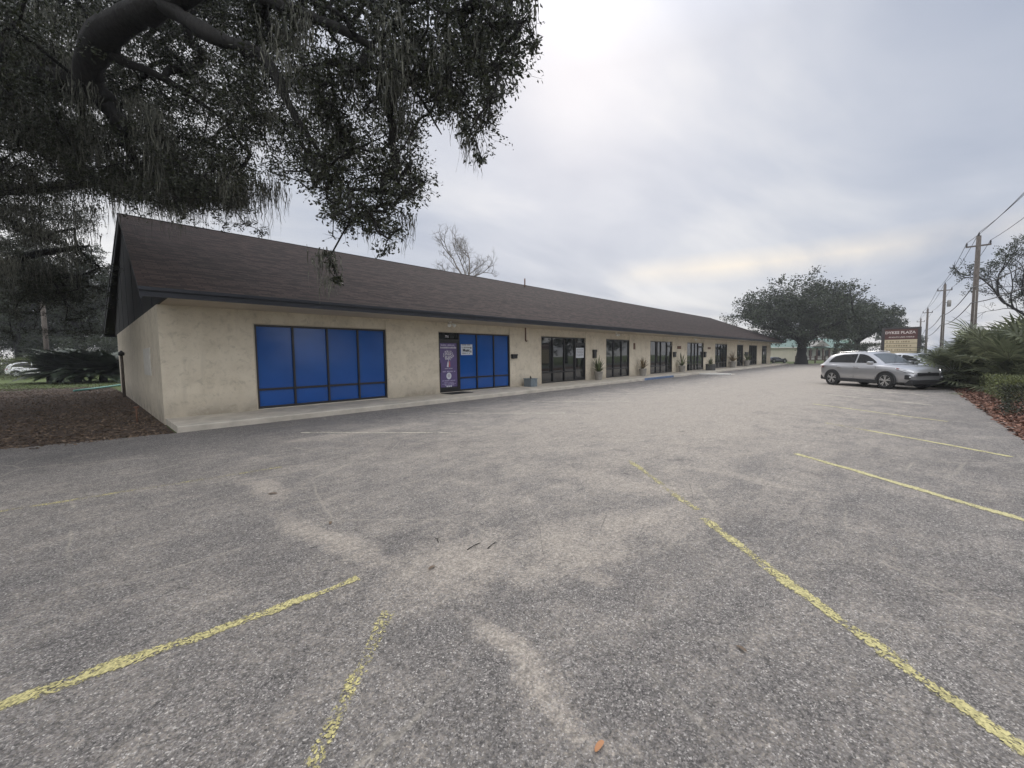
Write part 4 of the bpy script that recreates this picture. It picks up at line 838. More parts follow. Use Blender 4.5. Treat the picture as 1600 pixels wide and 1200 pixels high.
def shrub(name, base, size, n, label, seed, lm='hedgeleaf', lsize=.06, cat='shrub', group=None, rz=0.):
    rg = np.random.default_rng(seed); e = empty(name, base, label, cat, group); b = np.array(base, float); sx_, sy_, sz_ = size
    u_ = rg.uniform(-1, 1, (n, 3)); k_ = np.max(np.abs(u_), axis=1, keepdims=True); u_ = u_/k_*np.clip(rg.normal(.9, .12, (n, 1)), .3, 1.12); u_ *= 1+.06*np.sin(u_[:, :1]*9+u_[:, 1:2]*5)
    pos = u_*np.array([sx_/2, sy_/2, sz_/2])+[0, 0, sz_*.5]; ca, sa = math.cos(rz), math.sin(rz); pos = np.stack([pos[:, 0]*ca-pos[:, 1]*sa, pos[:, 0]*sa+pos[:, 1]*ca, pos[:, 2]], 1)
    dd = u_+rg.normal(size=(n, 3))*.7+[0, 0, .5]; quad_mesh('leaves', leaf_quads(pos, dd, lsize, lsize*.5, rg), M[lm], e)
    st = MB()
    for _ in range(1):
        i = rg.integers(0, n); r0 = pos[i]*[.3, .3, 0]; st.tube([b+r0, b+(r0+pos[i])/2+rg.normal(0, .03, 3), b+pos[i]], [.012, .009, .004], M['bark'], 4, cap=False)
    _loc(st, 'stem', e); return e
hb = gnd(1560, 628); shrub('hedge', (hb[0]+1.2, -2.75, .05), (4.6, .9, .66), 8000, 'clipped low hedge with yellow green top before the palmettos', 101, cat='hedge', lsize=.07)
shrub('shrub', (*gnd(1612, 650)[:2], .02), (1.2, .9, .7), 3000, 'grey green shrub at the end of the pine straw bed', 102, lm='leaf', lsize=.06)
for k, (px, py, t) in enumerate(((20, 580, 'low leafy bush beside the pale palms'), (46, 593, 'low bright bush on the grass edge by the sago palms'), (-15, 581, 'low bush at the edge of view beyond the grass'))):
    shrub('low_bush', gnd(px, py-1), (5.5, 2.5, 2.), 4200, t, 110+k, lsize=.13, group='low bushes beyond the grass')
for k, (px, Z, w_, h_, t) in enumerate(((1335, 62, 5, 2.6, 'dark shrub beyond the silver car roof'), (1362, 60, 5, 2.8, 'dark shrub behind the silver car near the plaza sign'), (1318, 66, 3, 3., 'dark shrub at the end of the brown porch posts'), (10, 56, 9, 4.2, 'tall dark thicket bush at the back of the grass, half out of view'), (60, 60, 9, 4., 'tall dark thicket bush behind the white car'), (120, 52, 8, 4.4, 'tall dark thicket bush behind the sago palms'), (165, 50, 7, 4.2, 'tall dark thicket bush beside the end wall, beyond the sago palms'))):
    shrub('dark_shrub', at(px, 566, Z)*[1, 1, 0], (w_, 2.5, h_), 2600 if k < 3 else 5200, t, 120+k, lm='leaf_far', lsize=.22, group='shrubs beyond the lot')
# litter, straw, fallen leaves, twigs
def chips(name, n, fx, z, lm, size, label, cat, seed):
    rg = np.random.default_rng(seed); P = np.array([fx(rg) for _ in range(n)]); pos = np.column_stack([P, np.full(n, z) if np.isscalar(z) else z(P)])+[0, 0, .004]; d = rg.normal(size=(n, 3))*[1, 1, .18]
    return tag(quad_mesh(name, leaf_quads(pos, d, size, size*.42, rg), M[lm]), label, cat, kind='stuff')
def fx_l(rg):
    while 1:
        x, y = rg.uniform(-9, 1.3), 11.6+rg.uniform(0, 1)**1.6*24
        if (y > 12.1-.28*(x+1.2) and y > 11.75) or rg.random() < .06: return x, y
chips('leaf_litter', 24000, fx_l, .0, 'litter', .075, 'dead brown leaves littering the dirt under the oak', 'leaf litter', 5)
def fx_s(rg): return 4+rg.uniform(0, 1)**1.4*34, LOT_Y+.15-abs(rg.normal(0, .9))
chips('pine_straw', 14000, fx_s, lambda P: .16*np.sin(np.pi*np.clip((LOT_Y+.05-P[:, 1])/3.4, 0, 1)), 'strawchip', .12, 'red brown pine straw strewn over the bed', 'pine straw', 6)
def fx_g(rg):
    d = rg.uniform(14, 80); a = rg.uniform(-.75, .35); return -2+d*math.sin(a)*.6, 31+rg.uniform(0, 1)**1.5*22
chips('grass_blades', 15000, lambda r: (r.uniform(-22, 6), 36.5+r.uniform(0, 1)**1.4*14), .0, 'hedgeleaf', .1, 'short green grass beyond the leaf litter', 'grass', 7)
GR = 'fallen leaves on the asphalt'
for k, (px, py, s_, t) in enumerate(((930, 1177, .032, 'single tan fallen leaf on dark asphalt near the camera'), (516, 820, .04, 'brown fallen leaf above the thick yellow line'), (433, 772, .06, 'brown leaf clump in the pothole'), (680, 885, .035, 'small curled leaf on the sand fan'), (1150, 1010, .03, 'tiny leaf beside the long yellow line'))):
    p = gnd(px, py); mb = MB(); a0 = k*1.1; n = 10; pr = [(0, 0)]+[(s_*(.5-.5*math.cos(math.pi*i/n))*2, .38*s_*math.sin(math.pi*i/n)) for i in range(1, n)]+[(2*s_, 0)]
    vs = [(p[0]+x*math.cos(a0)-y*sg*math.sin(a0), p[1]+x*math.sin(a0)+y*sg*math.cos(a0), .006+.012*abs(y)/s_+.004*math.sin(x*40)) for sg in (1, -1) for x, y in pr]; m_ = len(pr)
    mb.add(vs, [(i, i+1, m_+i+1, m_+i) for i in range(m_-1)], M['fallen' if k == 0 else 'litter']); tag(mb.build('fallen_leaf'), t, 'leaf', GR)
for k, (px, py, a0, l, t) in enumerate(((685, 848, 1.3, .1, 'dark twig lying on the sand fan'), (730, 860, .1, .16, 'thin twig on the sand beyond the yellow line end'), (762, 858, .3, .14, 'short twig on the sand towards the long yellow line'))):
    p = gnd(px, py); mb = MB(); d = np.array([math.cos(a0), math.sin(a0), 0]); mb.tube([p+[0, 0, .006], p+d*l*.5+[.01, 0, .012], p+d*l+[0, 0, .006]], [.004, .003, .002], M['bark'], 5); mb.tube([p+d*l*.5+[.01, 0, .012], p+d*l*.7+[.02, -.03, .02]], [.003, .001], M['bark'], 4); tag(mb.build('twig'), t, 'twig', 'twigs on the asphalt')
# ------------------------------------------------------------------ vehicles
def interp(x, xs, ys): return float(np.interp(x, xs, ys))
BX = [-2.2, -2.14, -1.95, -1.35, 0, .9, 1.35, 1.8, 2.05, 2.2, 2.28]
BZB = [.5, .4, .32, .28, .26, .26, .27, .27, .29, .34, .44]
BZT = [.86, .98, 1.05, 1.06, 1.02, 1.03, 1.02, .97, .91, .82, .7]
BHW = [.68, .80, .89, .925, .925, .925, .92, .885, .82, .72, .58]
GX = [-2.12, -2.0, -1.78, -1.25, -.5, .1, .36, .7, .95, 1.14]
GZ = [1.06, 1.3, 1.49, 1.59, 1.63, 1.605, 1.55, 1.36, 1.19, 1.05]
GW = [.66, .62, .62, .63, .64, .64, .63, .66, .7, .74]
def loft(mb, rings, m):
    n = len(rings[0]); vs = [p for r in rings for p in r]
    fs = [(i*n+j, i*n+j+1, (i+1)*n+j+1, (i+1)*n+j) for i in range(len(rings)-1) for j in range(n-1)]
    mb.add(vs, fs, m, True)
def g_side(x, z):
    zt = interp(x, GX, GZ)-.05; wt = interp(x, GX, GW); t = min(1.1, max(0, (z-.98)/max(.06, zt-.98))); return .875+(wt-.875)*t
def car(loc, rz, paint, label, kind='suv', zs=1., group=None):
    e = empty('parked_car', loc, label, 'car', group, rz); bdy = MB(); P = M[paint]
    rings = []
    for x in sorted(set(BX+[-1.7, -.7, .45, 1.1, 1.6, 1.93])):
        zb, zt, hw = interp(x, BX, BZB), interp(x, BX, BZT), interp(x, BX, BHW); h = [(0, zb), (hw-.1, zb), (hw-.03, zb+.08), (hw-.005, zb+.22), (hw, zb+(zt-zb)*.45), (hw-.005, zb+(zt-zb)*.68), (hw-.03, zt-.09), (hw-.055, zt-.035), (hw-.12, zt), (hw*.5, zt+.03), (0, zt+.04)]
        rings.append([(x, -y, z*zs) for y, z in h]+[(x, y, z*zs) for y, z in h[::-1][1:]])
    loft(bdy, rings, P); bdy.add(rings[0], [tuple(range(len(rings[0])))], P); bdy.add(rings[-1], [tuple(range(len(rings[0])-1, -1, -1))], P)
    rings = []
    for x in sorted(set(GX+[-1.5, -.9, -.2, .22, .53, .83])):
        zt, wt = interp(x, GX, GZ), interp(x, GX, GW); h = [(.885, .97), ((.885+wt)/2+.005, (.97+zt-.05)/2), (wt, zt-.05), (wt-.05, zt-.015), (wt*.5, zt+.012), (0, zt+.02)]
        rings.append([(x, -y, z*zs) for y, z in h]+[(x, y, z*zs) for y, z in h[::-1][1:]])
    loft(bdy, rings, P)
    for s in (-1, 1):     # door seams
        for xs_ in (-1.12, -.19, .86): bdy.add([(xs_-.006, s*.9285, .4*zs), (xs_+.006, s*.9285, .4*zs), (xs_+.006, s*.902, .98*zs), (xs_-.006, s*.902, .98*zs)], [(0, 1, 2, 3)], M['trim'])
    bdy.build('body', e)
    def panel(nm, pts, m, mbx=None): mb = mbx or MB(); mb.add(pts, [tuple(range(len(pts)))], m); return mb if mbx else mb.build(nm, e)
    for s in (-1, 1):
        for upc in ([(-1.66, 1.14), (-1.58, 1.3), (-1.42, 1.43), (-1., 1.51), (-.22, 1.54)], [(-.15, 1.54), (.08, 1.52), (.3, 1.45), (.55, 1.31), (.76, 1.17), (.78, 1.125)]):
            ux = [p_[0] for p_ in upc]; uz = [p_[1] for p_ in upc]; xs_ = sorted(set(ux+list(np.linspace(ux[0], ux[-1], 9)))); wv_ = []
            for x in xs_:
                for j in range(4): z = 1.12+(interp(x, ux, uz)-1.12)*j/3; wv_.append((x, s*(g_side(x, z)+.013), z*zs))
            sw = MB(); sw.add(wv_, [(4*i+j, 4*i+j+1, 4*i+5+j, 4*i+4+j) for i in range(len(xs_)-1) for j in range(3)], M['carglass'], True); sw.build('side_window', e)
        tl = MB(); panel('', [(-2.16, s*.74, .98*zs), (-1.86, s*.915, .96*zs), (-1.9, s*.917, .86*zs), (-2.19, s*.745, .82*zs)], M['redlens'], tl); tl.build('tail_light', e)
        hl = MB(); panel('', [(2.235, s*.62, .79*zs), (2.07, s*.828, .85*zs), (1.72, s*.905, .93*zs), (1.75, s*.912, .87*zs), (2.08, s*.845, .765*zs), (2.255, s*.66, .73*zs)], M['lens'], hl)
        panel('', [(1.78, s*.913, .885*zs), (1.86, s*.9, .87*zs), (1.9, s*.895, .9*zs), (1.76, s*.912, .925*zs)], M['redlens'], hl); panel('', [(2.262, s*.64, .725*zs), (2.085, s*.848, .76*zs), (1.75, s*.915, .865*zs), (1.75, s*.917, .85*zs), (2.085, s*.852, .742*zs), (2.268, s*.64, .705*zs)], M['trim'], hl); hl.build('headlight', e)
        fg = MB(); fg.cbox((2.02, s*.735-.09, .45*zs), (2.2, s*.735+.1, .64*zs), M['trim'], .03); fg.cbox((2.19, s*.735-.05, .52*zs), (2.208, s*.735+.03, .58*zs), M['lens'], .006); fg.build('fog_light', e)
        mr = MB(); mr.cbox((.62, s*1.02-.11, 1.05*zs), (.8, s*1.02+.1, 1.2*zs), P, .045); mr.cbox((.66, s*.9-.05, 1.04*zs), (.74, s*.93+.02, 1.09*zs), M['trim'], .015); mr.build('mirror', e)
        for hx in (-.98, -.06): dh = MB(); dh.cbox((hx-.11, s*.925-.018, .88*zs), (hx+.11, s*.925+.022, .915*zs), M['chrome'], .01); dh.build('door_handle', e)
        if kind == 'suv': rl = MB(); rl.tube([(-1.5, s*.57, 1.545), (-1.3, s*.575, 1.62), (-.4, s*.585, 1.665), (0, s*.58, 1.65), (.15, s*.58, 1.6)], .016, M['chrome'], 6); rl.build('roof_rail', e)
        cl = MB()
        for wx in (-1.34, 1.33):      # arch cladding
            n = 22; vs, fs = [], []
            for k in range(n+1): q = math.pi*(-.08+1.16*k/n); vs += [(wx+.375*math.cos(q), s*.9, .35+.375*math.sin(q)), (wx+.375*math.cos(q), s*.938, .35+.375*math.sin(q)), (wx+.45*math.cos(q), s*.936, .35+.44*math.sin(q)), (wx+.455*math.cos(q), s*.905, .35+.445*math.sin(q))]
            for k in range(n):
                for j in range(3): fs.append((4*k+j, 4*k+4+j, 4*k+5+j, 4*k+1+j))
            cl.add(vs, fs, M['trim'], True); cl.add([(wx+.376*math.cos(6.283*k/20), s*.929, .35+.376*math.sin(6.283*k/20)) for k in range(20)], [tuple(range(20))], M['tyre'])
        cl.cbox((-.92, s*.9-.04, .22*zs), (.92, s*.9+.045, .37*zs), M['trim'], .02); cl.build('cladding', e)
    ws = MB(); X = [.4, .55, .7, .85, 1.05]; vs = []
    for x in X:
        zt, wt = interp(x, GX, GZ), interp(x, GX, GW)
        for f, dz in ((-1, -.02), (-.5, .012), (0, .02), (.5, .012), (1, -.02)): vs.append((x+.008, f*(wt-.07), (zt+dz)*zs+.012))
    ws.add(vs, [(5*i+j, 5*i+j+1, 5*i+6+j, 5*i+5+j) for i in range(4) for j in range(4)], M['screen'], True); ws.build('windscreen', e)
    rw = MB(); vs = []
    for x in (-2.08, -1.98, -1.82):
        zt, wt = interp(x, GX, GZ), interp(x, GX, GW)
        for f, dz in ((-1, -.02), (0, .02), (1, -.02)): vs.append((x-.014, f*(wt-.06), (zt+dz)*zs+.01))
    rw.add(vs, [(3*i+j, 3*i+3+j, 3*i+4+j, 3*i+1+j) for i in range(2) for j in range(2)], M['carglass'], True); rw.build('rear_window', e)
    gr = MB(); gr.cbox((2.18, -.5, .6*zs), (2.3, .5, .73*zs), M['trim'], .025)
    for k in range(3): gr.box((2.3, -.42, (.625+.033*k)*zs), (2.306, .42, (.633+.033*k)*zs), M['black'])
    gr.cbox((2.285, -.06, .72*zs), (2.312, .06, .76*zs), M['chrome'], .006); gr.build('grille', e)
    bp_ = MB(); bp_.cbox((1.98, -.74, .22*zs), (2.3, .74, .43*zs), M['trim'], .05); bp_.build('front_bumper', e)
    bp_ = MB(); bp_.cbox((-2.24, -.74, .25*zs), (-2.0, .74, .5*zs), M['trim'], .05); bp_.cbox((-2.235, -.26, .62*zs), (-2.19, .26, .74*zs), M['white'], .01); bp_.build('rear_bumper', e)
    w0 = None
    for wx in (1.33, -1.34):
        for s in (-1, 1):
            wy = s*.83; w_ = MB(); w_.lathe([(.24, -.11), (.33, -.115), (.355, -.08), (.36, 0), (.355, .08), (.33, .115), (.24, .11)], (wx, wy, .36), M['tyre'], 28, 'y'); wo = w_.build('wheel', e)
            r_ = MB(); y_ = s*.1
            n = 28; o_ = [(wx+.245*math.cos(6.283*k/n), wy+y_+s*.012, .36+.245*math.sin(6.283*k/n)) for k in range(n)]; i_ = [(wx+.215*math.cos(6.283*k/n), wy+y_+s*.004, .36+.215*math.sin(6.283*k/n)) for k in range(n)]
            r_.add(o_+i_, [(k, (k+1) % n, n+(k+1) % n, n+k) for k in range(n)], M['alloy'], True); r_.add([(wx+.216*math.cos(6.283*k/n), wy+y_-s*.03, .36+.216*math.sin(6.283*k/n)) for k in range(n)], [tuple(range(n))], M['trim'])
            for k in range(5):
                a0 = 6.283*k/5+.3
                for d_ in (-.19, .19):
                    ca, sa = math.cos(a0), math.sin(a0); cb, sb = math.cos(a0+d_), math.sin(a0+d_); t_ = .02; yy = wy+y_+s*.012
                    r_.add([(wx+.03*ca-t_*sa, yy, .36+.03*sa+t_*ca), (wx+.03*ca+t_*sa, yy, .36+.03*sa-t_*ca), (wx+.235*cb+t_*sb, yy, .36+.235*sb-t_*cb), (wx+.235*cb-t_*sb, yy, .36+.235*sb+t_*cb)], [(0, 1, 2, 3)], M['alloy'])
            r_.add([(wx+.05*math.cos(6.283*k/12), wy+y_+s*.02, .36+.05*math.sin(6.283*k/12)) for k in range(12)], [tuple(range(12))], M['alloy']); r_.build('rim', wo)
    return e
def px_of(P):
    v = np.asarray(P, float)-CAM; return 800+F_*(v@RT)/(v@FWD)
PF = gnd(1383, 607.5); best = None
for k in range(400):
    th = math.pi+.3+k*.005; h = np.array([math.cos(th), math.sin(th), 0]); d_ = abs(px_of(PF-h*2.67)-1300)
    if best is None or d_ < best[0]: best = (d_, th, h)
th, h = best[1], best[2]; lf = np.array([-h[1], h[0], 0]); c0 = PF-h*1.33+lf*.9; c0[2] = 0
print('CAR heading', math.degrees(th), c0)
CG = 'cars parked across from the shops'
car(c0, th, 'silver', 'silver crossover parked with five spoke wheels toward the lot', group=CG)
c1 = c0+lf*2.7-h*.4; c1[2] = 0
car(c1, th+.02, 'paleblue', 'paler car parked beyond the silver crossover, nose in the palmettos', 'hatch', .95, CG)
q = at(1209, 568, 67); q[2] = 0; car(q, -.4, 'darkcar', 'dark car half hidden behind the far end of the shops', 'hatch', .62)
q = at(58, 580, 46); q[2] = 0; car(q, -.2, 'whitecar', 'white car glimpsed through the bushes behind the sago palms')
# ------------------------------------------------------------------ plaza sign
SX = 33.48; ya, yb = .87, -.86; zt_ = 3.05; e = empty('plaza_sign', (SX, 0, 0), 'tall roadside plaza sign with brown header over cream tenant panels', 'sign')
fr = MB()
for y in (ya-.06, yb+.11): fr.cbox((SX-.09, y-.075, -.05), (SX+.09, y+.075, zt_), M['signpost'], .01)
fr.cbox((SX-.088, yb+.186, zt_-.1), (SX+.088, ya-.136, zt_-.002), M['signpost'], .01); fr.box((SX-.03, yb+.186, .75), (SX+.03, ya-.136, zt_-.1), M['signpost']); part(fr, 'frame', e)
hd = MB(); z1, z0 = zt_-.1, onX(1384, 531, SX)[2]; u0, u1 = ya-.137, yb+.187; yc = (u0+u1)/2; wd = u0-u1
hd.box((SX-.07, u1, z0+.01), (SX-.031, u0, z1-.002), M['brownhead']); pf = lambda sx_, zc, off=0.: (lambda x, z: (SX-.0725, yc-x-off, zc+z))
text_into(hd, 'DYKES PLAZA', .21, M['signtext'], pf(1, z0+(z1-z0)*.66, -.04), bold=.006); text_into(hd, '40 SOUTH LAKE AVENUE', .098, M['signtext'], pf(1, z0+(z1-z0)*.22, .02), bold=.002); part(hd, 'header_board', e)
ph = (z0-onX(1384, 537.3, SX)[2]); z = z0; k = 0
while z-ph > .8:
    tp = MB(); tp.box((SX-.065, u1, z-ph+.018), (SX-.0315, u0, z-.004), M['signpanel']); tp.box((SX+.0315, u1, z-ph+.018), (SX+.065, u0, z-.004), M['signpanel'])
    l_ = MB()
    x = -.62
    while x < .35+.2*rr.random():
        lw = rr.uniform(.05, .09); l_.add([(SX-.0675, yc-x, z-ph*.72), (SX-.0675, yc-x-lw, z-ph*.72), (SX-.0675, yc-x-lw, z-ph*rr.uniform(.3, .42)), (SX-.0675, yc-x, z-ph*.36)], [(0, 1, 2, 3)], M['signink']); x += lw+(.03 if rr.random() < .85 else .09)
    tp.v += l_.v; o_ = len(tp.v)-len(l_.v)
    for f in l_.f: tp.f.append([i+o_ for i in f]); tp.m.append(tp.mi(M['signink'])); tp.sm.append(False)
    part(tp, 'tenant_panel', e); z -= ph; k += 1
# ------------------------------------------------------------------ utility poles and lines
poles = [(gnd(1530, 600)*0+at(1530, 363, 30)), at(1477, 441, 49), at(1450, 480, 72), at(1439, 496, 90)]
tops = [np.array([20.5, -5.1, 10.2])]+[np.array(p) for p in poles]
lab = ['weathered utility pole near the open end of the bed, out of view', 'tall weathered utility pole rising out of the palmettos', 'second utility pole down the street with transformer arms', 'third thin utility pole down the street', 'fourth and shortest looking utility pole beside the plaza sign']
for k, t in enumerate(tops):
    x, y, zt_ = t; e = empty('utility_pole', (x, y, 0), lab[k], 'utility pole', 'utility poles along the street'); mb = MB(); mb.tube([(x, y, -.1), (x, y, 4), (x, y, zt_-.25)], [.19, .16, .125], M['wood'], 14); part(mb, 'shaft', e)
    ar = MB(); za = zt_-.95; ar.cbox((x-.05, y-.62, za-.05), (x+.05, y+.62, za+.05), M['wood'], .008); part(ar, 'cross_arm', e)
    for yy, zz in ((y-.57, za+.05), (y+.57, za+.05), (y, zt_-.26)): i_ = MB(); i_.lathe([(.02, zz), (.06, zz+.04), (.035, zz+.09), (.06, zz+.14), (.03, zz+.24), (.005, zz+.26)], (x, yy, 0), M['trim'], 10); part(i_, 'insulator', e)
    if k == 2:
        tf = MB(); tf.lathe([(.02, zt_-2.9), (.17, zt_-2.88), (.18, zt_-2.2), (.12, zt_-2.12), (.02, zt_-2.1)], (x+.1, y-.42, 0), M['pot'], 14); tf.tube([(x, y-.1, zt_-2.4), (x+.05, y-.3, zt_-2.4)], .03, M['black'], 6); part(tf, 'transformer', e)
    ck = MB(); ck.tube([(x-.17, y, .2), (x-.165, y, 3), (x-.14, y, 6)], .025, M['pot'], 6); part(ck, 'conduit', e)
for nm, t, dy, dz, r_ in (('power_line', 'uppermost power line strung over the pole tops', 0, 0, .016), ('power_line', 'power line on the street side of the cross arms', -.57, -.66, .016), ('power_line', 'power line on the lot side of the cross arms', .57, -.66, .016), ('power_line', 'thick cable strung halfway up the poles', 0.17, -3.9, .03), ('power_line', 'thick cable strung lowest on the poles', 0.17, -5.0, .03)):
    pts = []
    for k in range(len(tops)-1):
        a, b = tops[k]+[0, dy, dz], tops[k+1]+[0, dy, dz]
        if dz < -3: a[2] = min(a[2], 10.2+dz); b[2] = 10.0*(b[2]/10.)+0
        for i in range(10): u_ = i/10; pts.append(a+(b-a)*u_-np.array([0, 0, 4*.45*u_*(1-u_)]))
    pts.append(tops[-1]+[0, dy, dz]); mb = MB(); mb.tube(pts, r_, M['wire'], 5); tag(mb.build(nm), t, 'power line', 'power lines along the street')
# ------------------------------------------------------------------ far buildings beyond the lot
def house(nm, px, Z, label, cat='building'):
    q = at(px, 569, Z); q[2] = -.02; return empty(nm, q, label, cat, None, -YAW)
def wallbox(root, a, b, m, roofm, rh, oh=.4, hip=.6):
    mb = MB(); mb.box(a, b, M[m]); mb.build('wall', root); x0, y0, _ = a; x1, y1, z = b; r_ = MB(); cy_ = (y0+y1)/2
    r_.add([(x0-oh, y0-oh, z), (x1+oh, y0-oh, z), (x1+oh, y1+oh, z), (x0-oh, y1+oh, z), (x0+hip, cy_, z+rh), (x1-hip, cy_, z+rh)], [(0, 1, 5, 4), (1, 2, 5), (2, 3, 4, 5), (3, 0, 4), (3, 2, 1, 0)], M[roofm])
    n = int((x1-x0)/.5)
    for k in range(n):
        x = x0+(x1-x0)*(k+.5)/n; t_ = 1-abs(0) ; r_.add([(x-.03, y0-oh, z+.015), (x+.03, y0-oh, z+.015), (min(max(x+.03, x0+hip), x1-hip), cy_, z+rh+.02), (min(max(x-.03, x0+hip), x1-hip), cy_, z+rh+.02)], [(0, 1, 2, 3)], M[roofm])
    f_ = MB(); f_.box((x0-oh, y0-oh-.05, z-.16), (x1+oh, y0-oh-.002, z-.004), M['white']); f_.build('fascia', root); return r_.build('roof', root)
hs = house('cream_building', 1226, 78, 'plain cream building with green metal roof past the shops'); wallbox(hs, (-5.5, 0, 0), (3.4, 9, 2.75), 'cream', 'greenroof', 1.9)
for k in range(1, 9): mb = MB()
mb = MB()
for k in range(14): mb.box((-5.4+.66*k, -.012, .05), (-5.36+.66*k, -.002, 2.7), M['cream'])
mb.build('siding_batten', hs)
hs = house('porch_building', 1290, 88, 'long white building with brown porch posts past the oak trunk'); wallbox(hs, (-5, 1.6, 0), (6.5, 9, 2.9), 'white', 'greenroof', 2.)
pr = MB(); pr.add([(-5.2, -.3, 2.7), (6.7, -.3, 2.7), (6.7, 1.6, 3.05), (-5.2, 1.6, 3.05), (-5.2, -.3, 2.62), (6.7, -.3, 2.62), (6.7, 1.6, 2.97), (-5.2, 1.6, 2.97)], [(0, 1, 2, 3), (7, 6, 5, 4), (4, 5, 1, 0), (5, 6, 2, 1), (7, 4, 0, 3)], M['greenroof']); pr.build('porch_roof', hs)
gb = MB(); gb.add([(-2.8, -.4, 3.0), (.6, -.4, 3.0), (-1.1, -.4, 4.3), (-2.8, 3, 3.0), (.6, 3, 3.0), (-1.1, 3, 4.3)], [(0, 1, 2), (0, 2, 5, 3), (1, 4, 5, 2)], M['pot']); gb.build('porch_gable', hs)
for k in range(9): mb = MB(); x = -4.7+1.35*k; mb.box((x-.13, -.12, 0), (x+.13, .12, 2.62), M['browntrim']); mb.build('porch_post', hs)
for k in range(6): mb = MB(); x = -4+1.8*k; mb.box((x-.38, 1.55, .9), (x+.38, 1.596, 2.2), M['browntrim']); wn = mb.build('window', hs); mb = MB(); mb.box((x-.3, 1.53, .98), (x+.3, 1.548, 2.12), M['carglass']); mb.build('pane', wn)
hs = house('mint_building', 1319, 118, 'pale mint green building with upright windows behind the porch building'); wallbox(hs, (-2.6, 0, 0), (2.7, 6, 5.3), 'mint', 'greenroof', 1.2)
for x in (-2.2, 1.5):
    mb = MB(); mb.box((x-.3, -.03, 3.), (x+.3, -.002, 5.), M['white']); wn = mb.build('window', hs); mb = MB(); mb.box((x-.2, -.05, 3.1), (x+.2, -.032, 4.9), M['carglass']); mb.build('pane', wn)
fe = empty('rail_fence', at(1243, 569, 63)*[1, 1, 0], 'low dark rail fence beside the far oak trunk', 'fence', None, -YAW); mb = MB()
for k in range(5): mb2 = MB(); mb2.cbox((1.5*k-.07, -.07, -.05), (1.5*k+.07, .07, 1.15), M['browntrim'], .01); mb2.build('fence_post', fe)
for z in (.45, .9): mb2 = MB(); mb2.box((-.1, -.1, z), (6.1, -.075, z+.1), M['browntrim']); mb2.build('rail', fe)
q = at(74, 560, 33); mb = MB(); mb.tube([(q[0], q[1], -.1), (q[0], q[1], 3.4), (q[0], q[1], 7.2)], [.16, .15, .14], M['wood'], 12); tag(mb.build('wooden_post'), 'tall wooden post among the dark trees behind the sago palms', 'post')
# ------------------------------------------------------------------ sky, sun, air, camera
sd = ray(905, 40); sd /= np.linalg.norm(sd); EL = math.asin(sd[2]); AZ = math.atan2(sd[0], sd[1])
W = bpy.data.worlds.new('World'); bpy.context.scene.world = W; W.use_nodes = True; nt = W.node_tree; bg = nt.nodes['Background']
sky = N(nt, 'ShaderNodeTexSky', sky_type='NISHITA'); sky.sun_disc = False; sky.sun_elevation = EL; sky.sun_rotation = AZ; sky.dust_density = 3.
tc = N(nt, 'ShaderNodeTexCoord'); sp = N(nt, 'ShaderNodeSeparateXYZ'); L(nt, tc.outputs['Generated'], sp.inputs[0]); dx_, dy_, dz_ = sp.outputs
zc = mth(nt, 'ADD', mth(nt, 'MAXIMUM', dz_, 0.), .1); cb = N(nt, 'ShaderNodeCombineXYZ'); L(nt, mth(nt, 'DIVIDE', dx_, zc), cb.inputs[0]); L(nt, mth(nt, 'DIVIDE', dy_, zc), cb.inputs[1])
mp = N(nt, 'ShaderNodeMapping'); mp.inputs['Rotation'].default_value = (0, 0, .95); mp.inputs['Scale'].default_value = (.45, 1., 1.); L(nt, cb.outputs[0], mp.inputs[0])
n1 = noise(nt, mp.outputs[0], .85, 7, .52, .5); n2 = noise(nt, mp.outputs[0], .3, 4, .5, .3)
cl = mth(nt, 'ADD', mth(nt, 'MULTIPLY', n1, .5), mth(nt, 'MULTIPLY', n2, .5))
cloud = ramp(nt, cl, [(.38, (.33, .372, .465)), (.46, (.45, .482, .555)), (.53, (.608, .618, .648)), (.63, (.81, .803, .8))])
dt = N(nt, 'ShaderNodeVectorMath', operation='DOT_PRODUCT'); L(nt, tc.outputs['Generated'], dt.inputs[0]); dt.inputs[1].default_value = tuple(sd)
glow = mth(nt, 'POWER', mth(nt, 'MAXIMUM', dt.outputs['Value'], 0.), 14.)
zen = mth(nt, 'ADD', 1., mth(nt, 'MULTIPLY', mrange(nt, dz_, .55, 1., 0., 1.), 1.5))
back = mrange(nt, dt.outputs['Value'], -.3, .35, 2.15, 1.)     # the open half of the sky, behind the viewer, is lighter
lum = mth(nt, 'MULTIPLY', mth(nt, 'MULTIPLY', zen, back), mth(nt, 'ADD', 1., mth(nt, 'MULTIPLY', glow, .12)))
vm = N(nt, 'ShaderNodeVectorMath', operation='SCALE'); L(nt, cloud, vm.inputs[0]); L(nt, mth(nt, 'MULTIPLY', lum, 8.9), vm.inputs['Scale'])
wd_ = ray(1235, 405); wd_ /= np.linalg.norm(wd_); dw = N(nt, 'ShaderNodeVectorMath', operation='DOT_PRODUCT'); L(nt, tc.outputs['Generated'], dw.inputs[0]); dw.inputs[1].default_value = tuple(wd_)
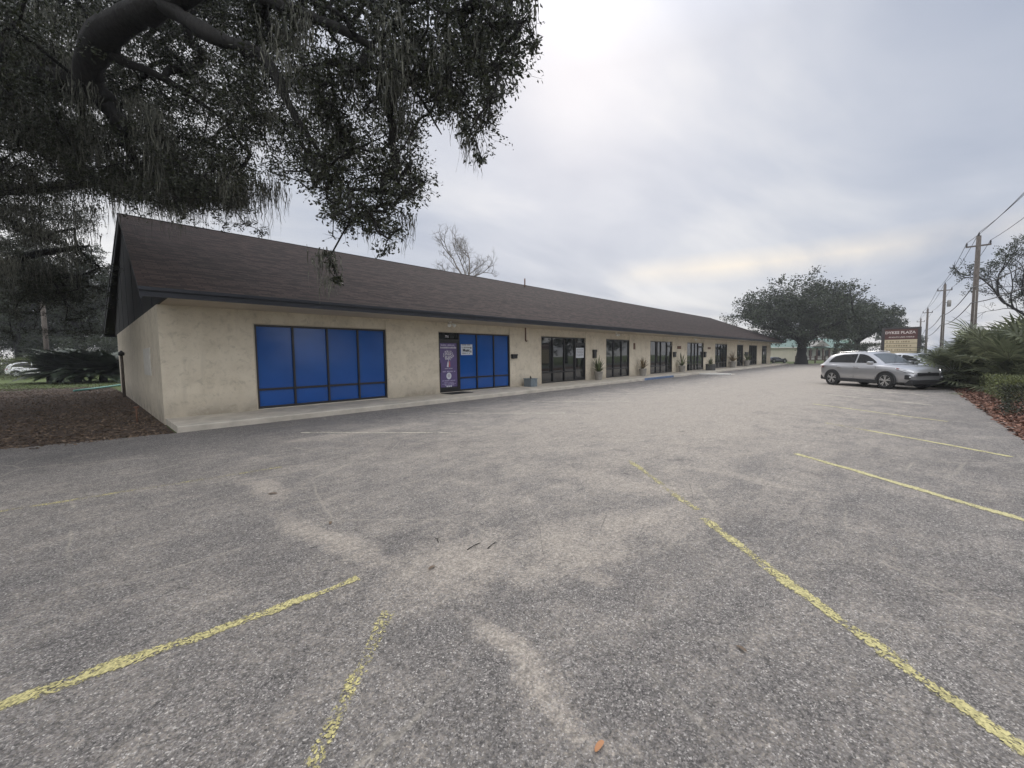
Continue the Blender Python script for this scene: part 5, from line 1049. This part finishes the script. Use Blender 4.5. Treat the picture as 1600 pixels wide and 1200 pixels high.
band = mth(nt, 'MULTIPLY', mth(nt, 'MULTIPLY', mrange(nt, mth(nt, 'ABSOLUTE', mth(nt, 'SUBTRACT', dz_, float(wd_[2]))), 0, .034, 1, 0), mrange(nt, dw.outputs['Value'], .93, .99, 0, 1)), mrange(nt, n1, .38, .56, .15, .75))
warm = mixc(nt, band, vm.outputs[0], (7.9, 7., 5.8))
L(nt, mixc(nt, .92, sky.outputs[0], warm), bg.inputs[0]); bg.inputs[1].default_value = .1
sun = bpy.data.lights.new('sun', 'SUN'); sun.energy = 1.0; sun.angle = R_(18); sun.color = (1, .96, .9); so = bpy.data.objects.new('sun', sun); C.objects.link(so); so.rotation_euler = Vector(tuple(-sd)).to_track_quat('-Z', 'Y').to_euler()
HAZE = .0009
if HAZE:
    mb = MB(); mb.box((-60, -60, -1.2), (150, 130, 24), None); mb.mats = []
    hz, hn, hb_ = mat('haze'); hn.nodes.remove(hb_); pv = N(hn, 'ShaderNodeVolumePrincipled'); pv.inputs['Color'].default_value = (.86, .88, .92, 1); pv.inputs['Density'].default_value = HAZE; pv.inputs['Anisotropy'].default_value = .3
    L(hn, pv.outputs[0], hn.nodes['Material Output'].inputs['Volume']); mb.mats = [hz]; tag(mb.build('haze'), 'thin pale haze over the whole plaza', 'haze', kind='stuff')
cam = bpy.data.cameras.new('camera'); co_ = bpy.data.objects.new('camera', cam); C.objects.link(co_); cam.sensor_width = 36; cam.lens = F_/1600*36; cam.clip_start = .05; cam.clip_end = 3000
co_.matrix_world = Matrix(((RT[0], UP[0], -FWD[0], CAM[0]), (RT[1], UP[1], -FWD[1], CAM[1]), (RT[2], UP[2], -FWD[2], CAM[2]), (0, 0, 0, 1))); bpy.context.scene.camera = co_
sc = bpy.context.scene; sc.view_settings.view_transform = 'Standard'; sc.view_settings.look = 'None'; sc.view_settings.exposure = .42; sc.view_settings.gamma = 1.
sc.cycles.use_denoising = True; sc.cycles.max_bounces = 6; sc.cycles.diffuse_bounces = 3; sc.cycles.transparent_max_bounces = 8; sc.cycles.volume_bounces = 0
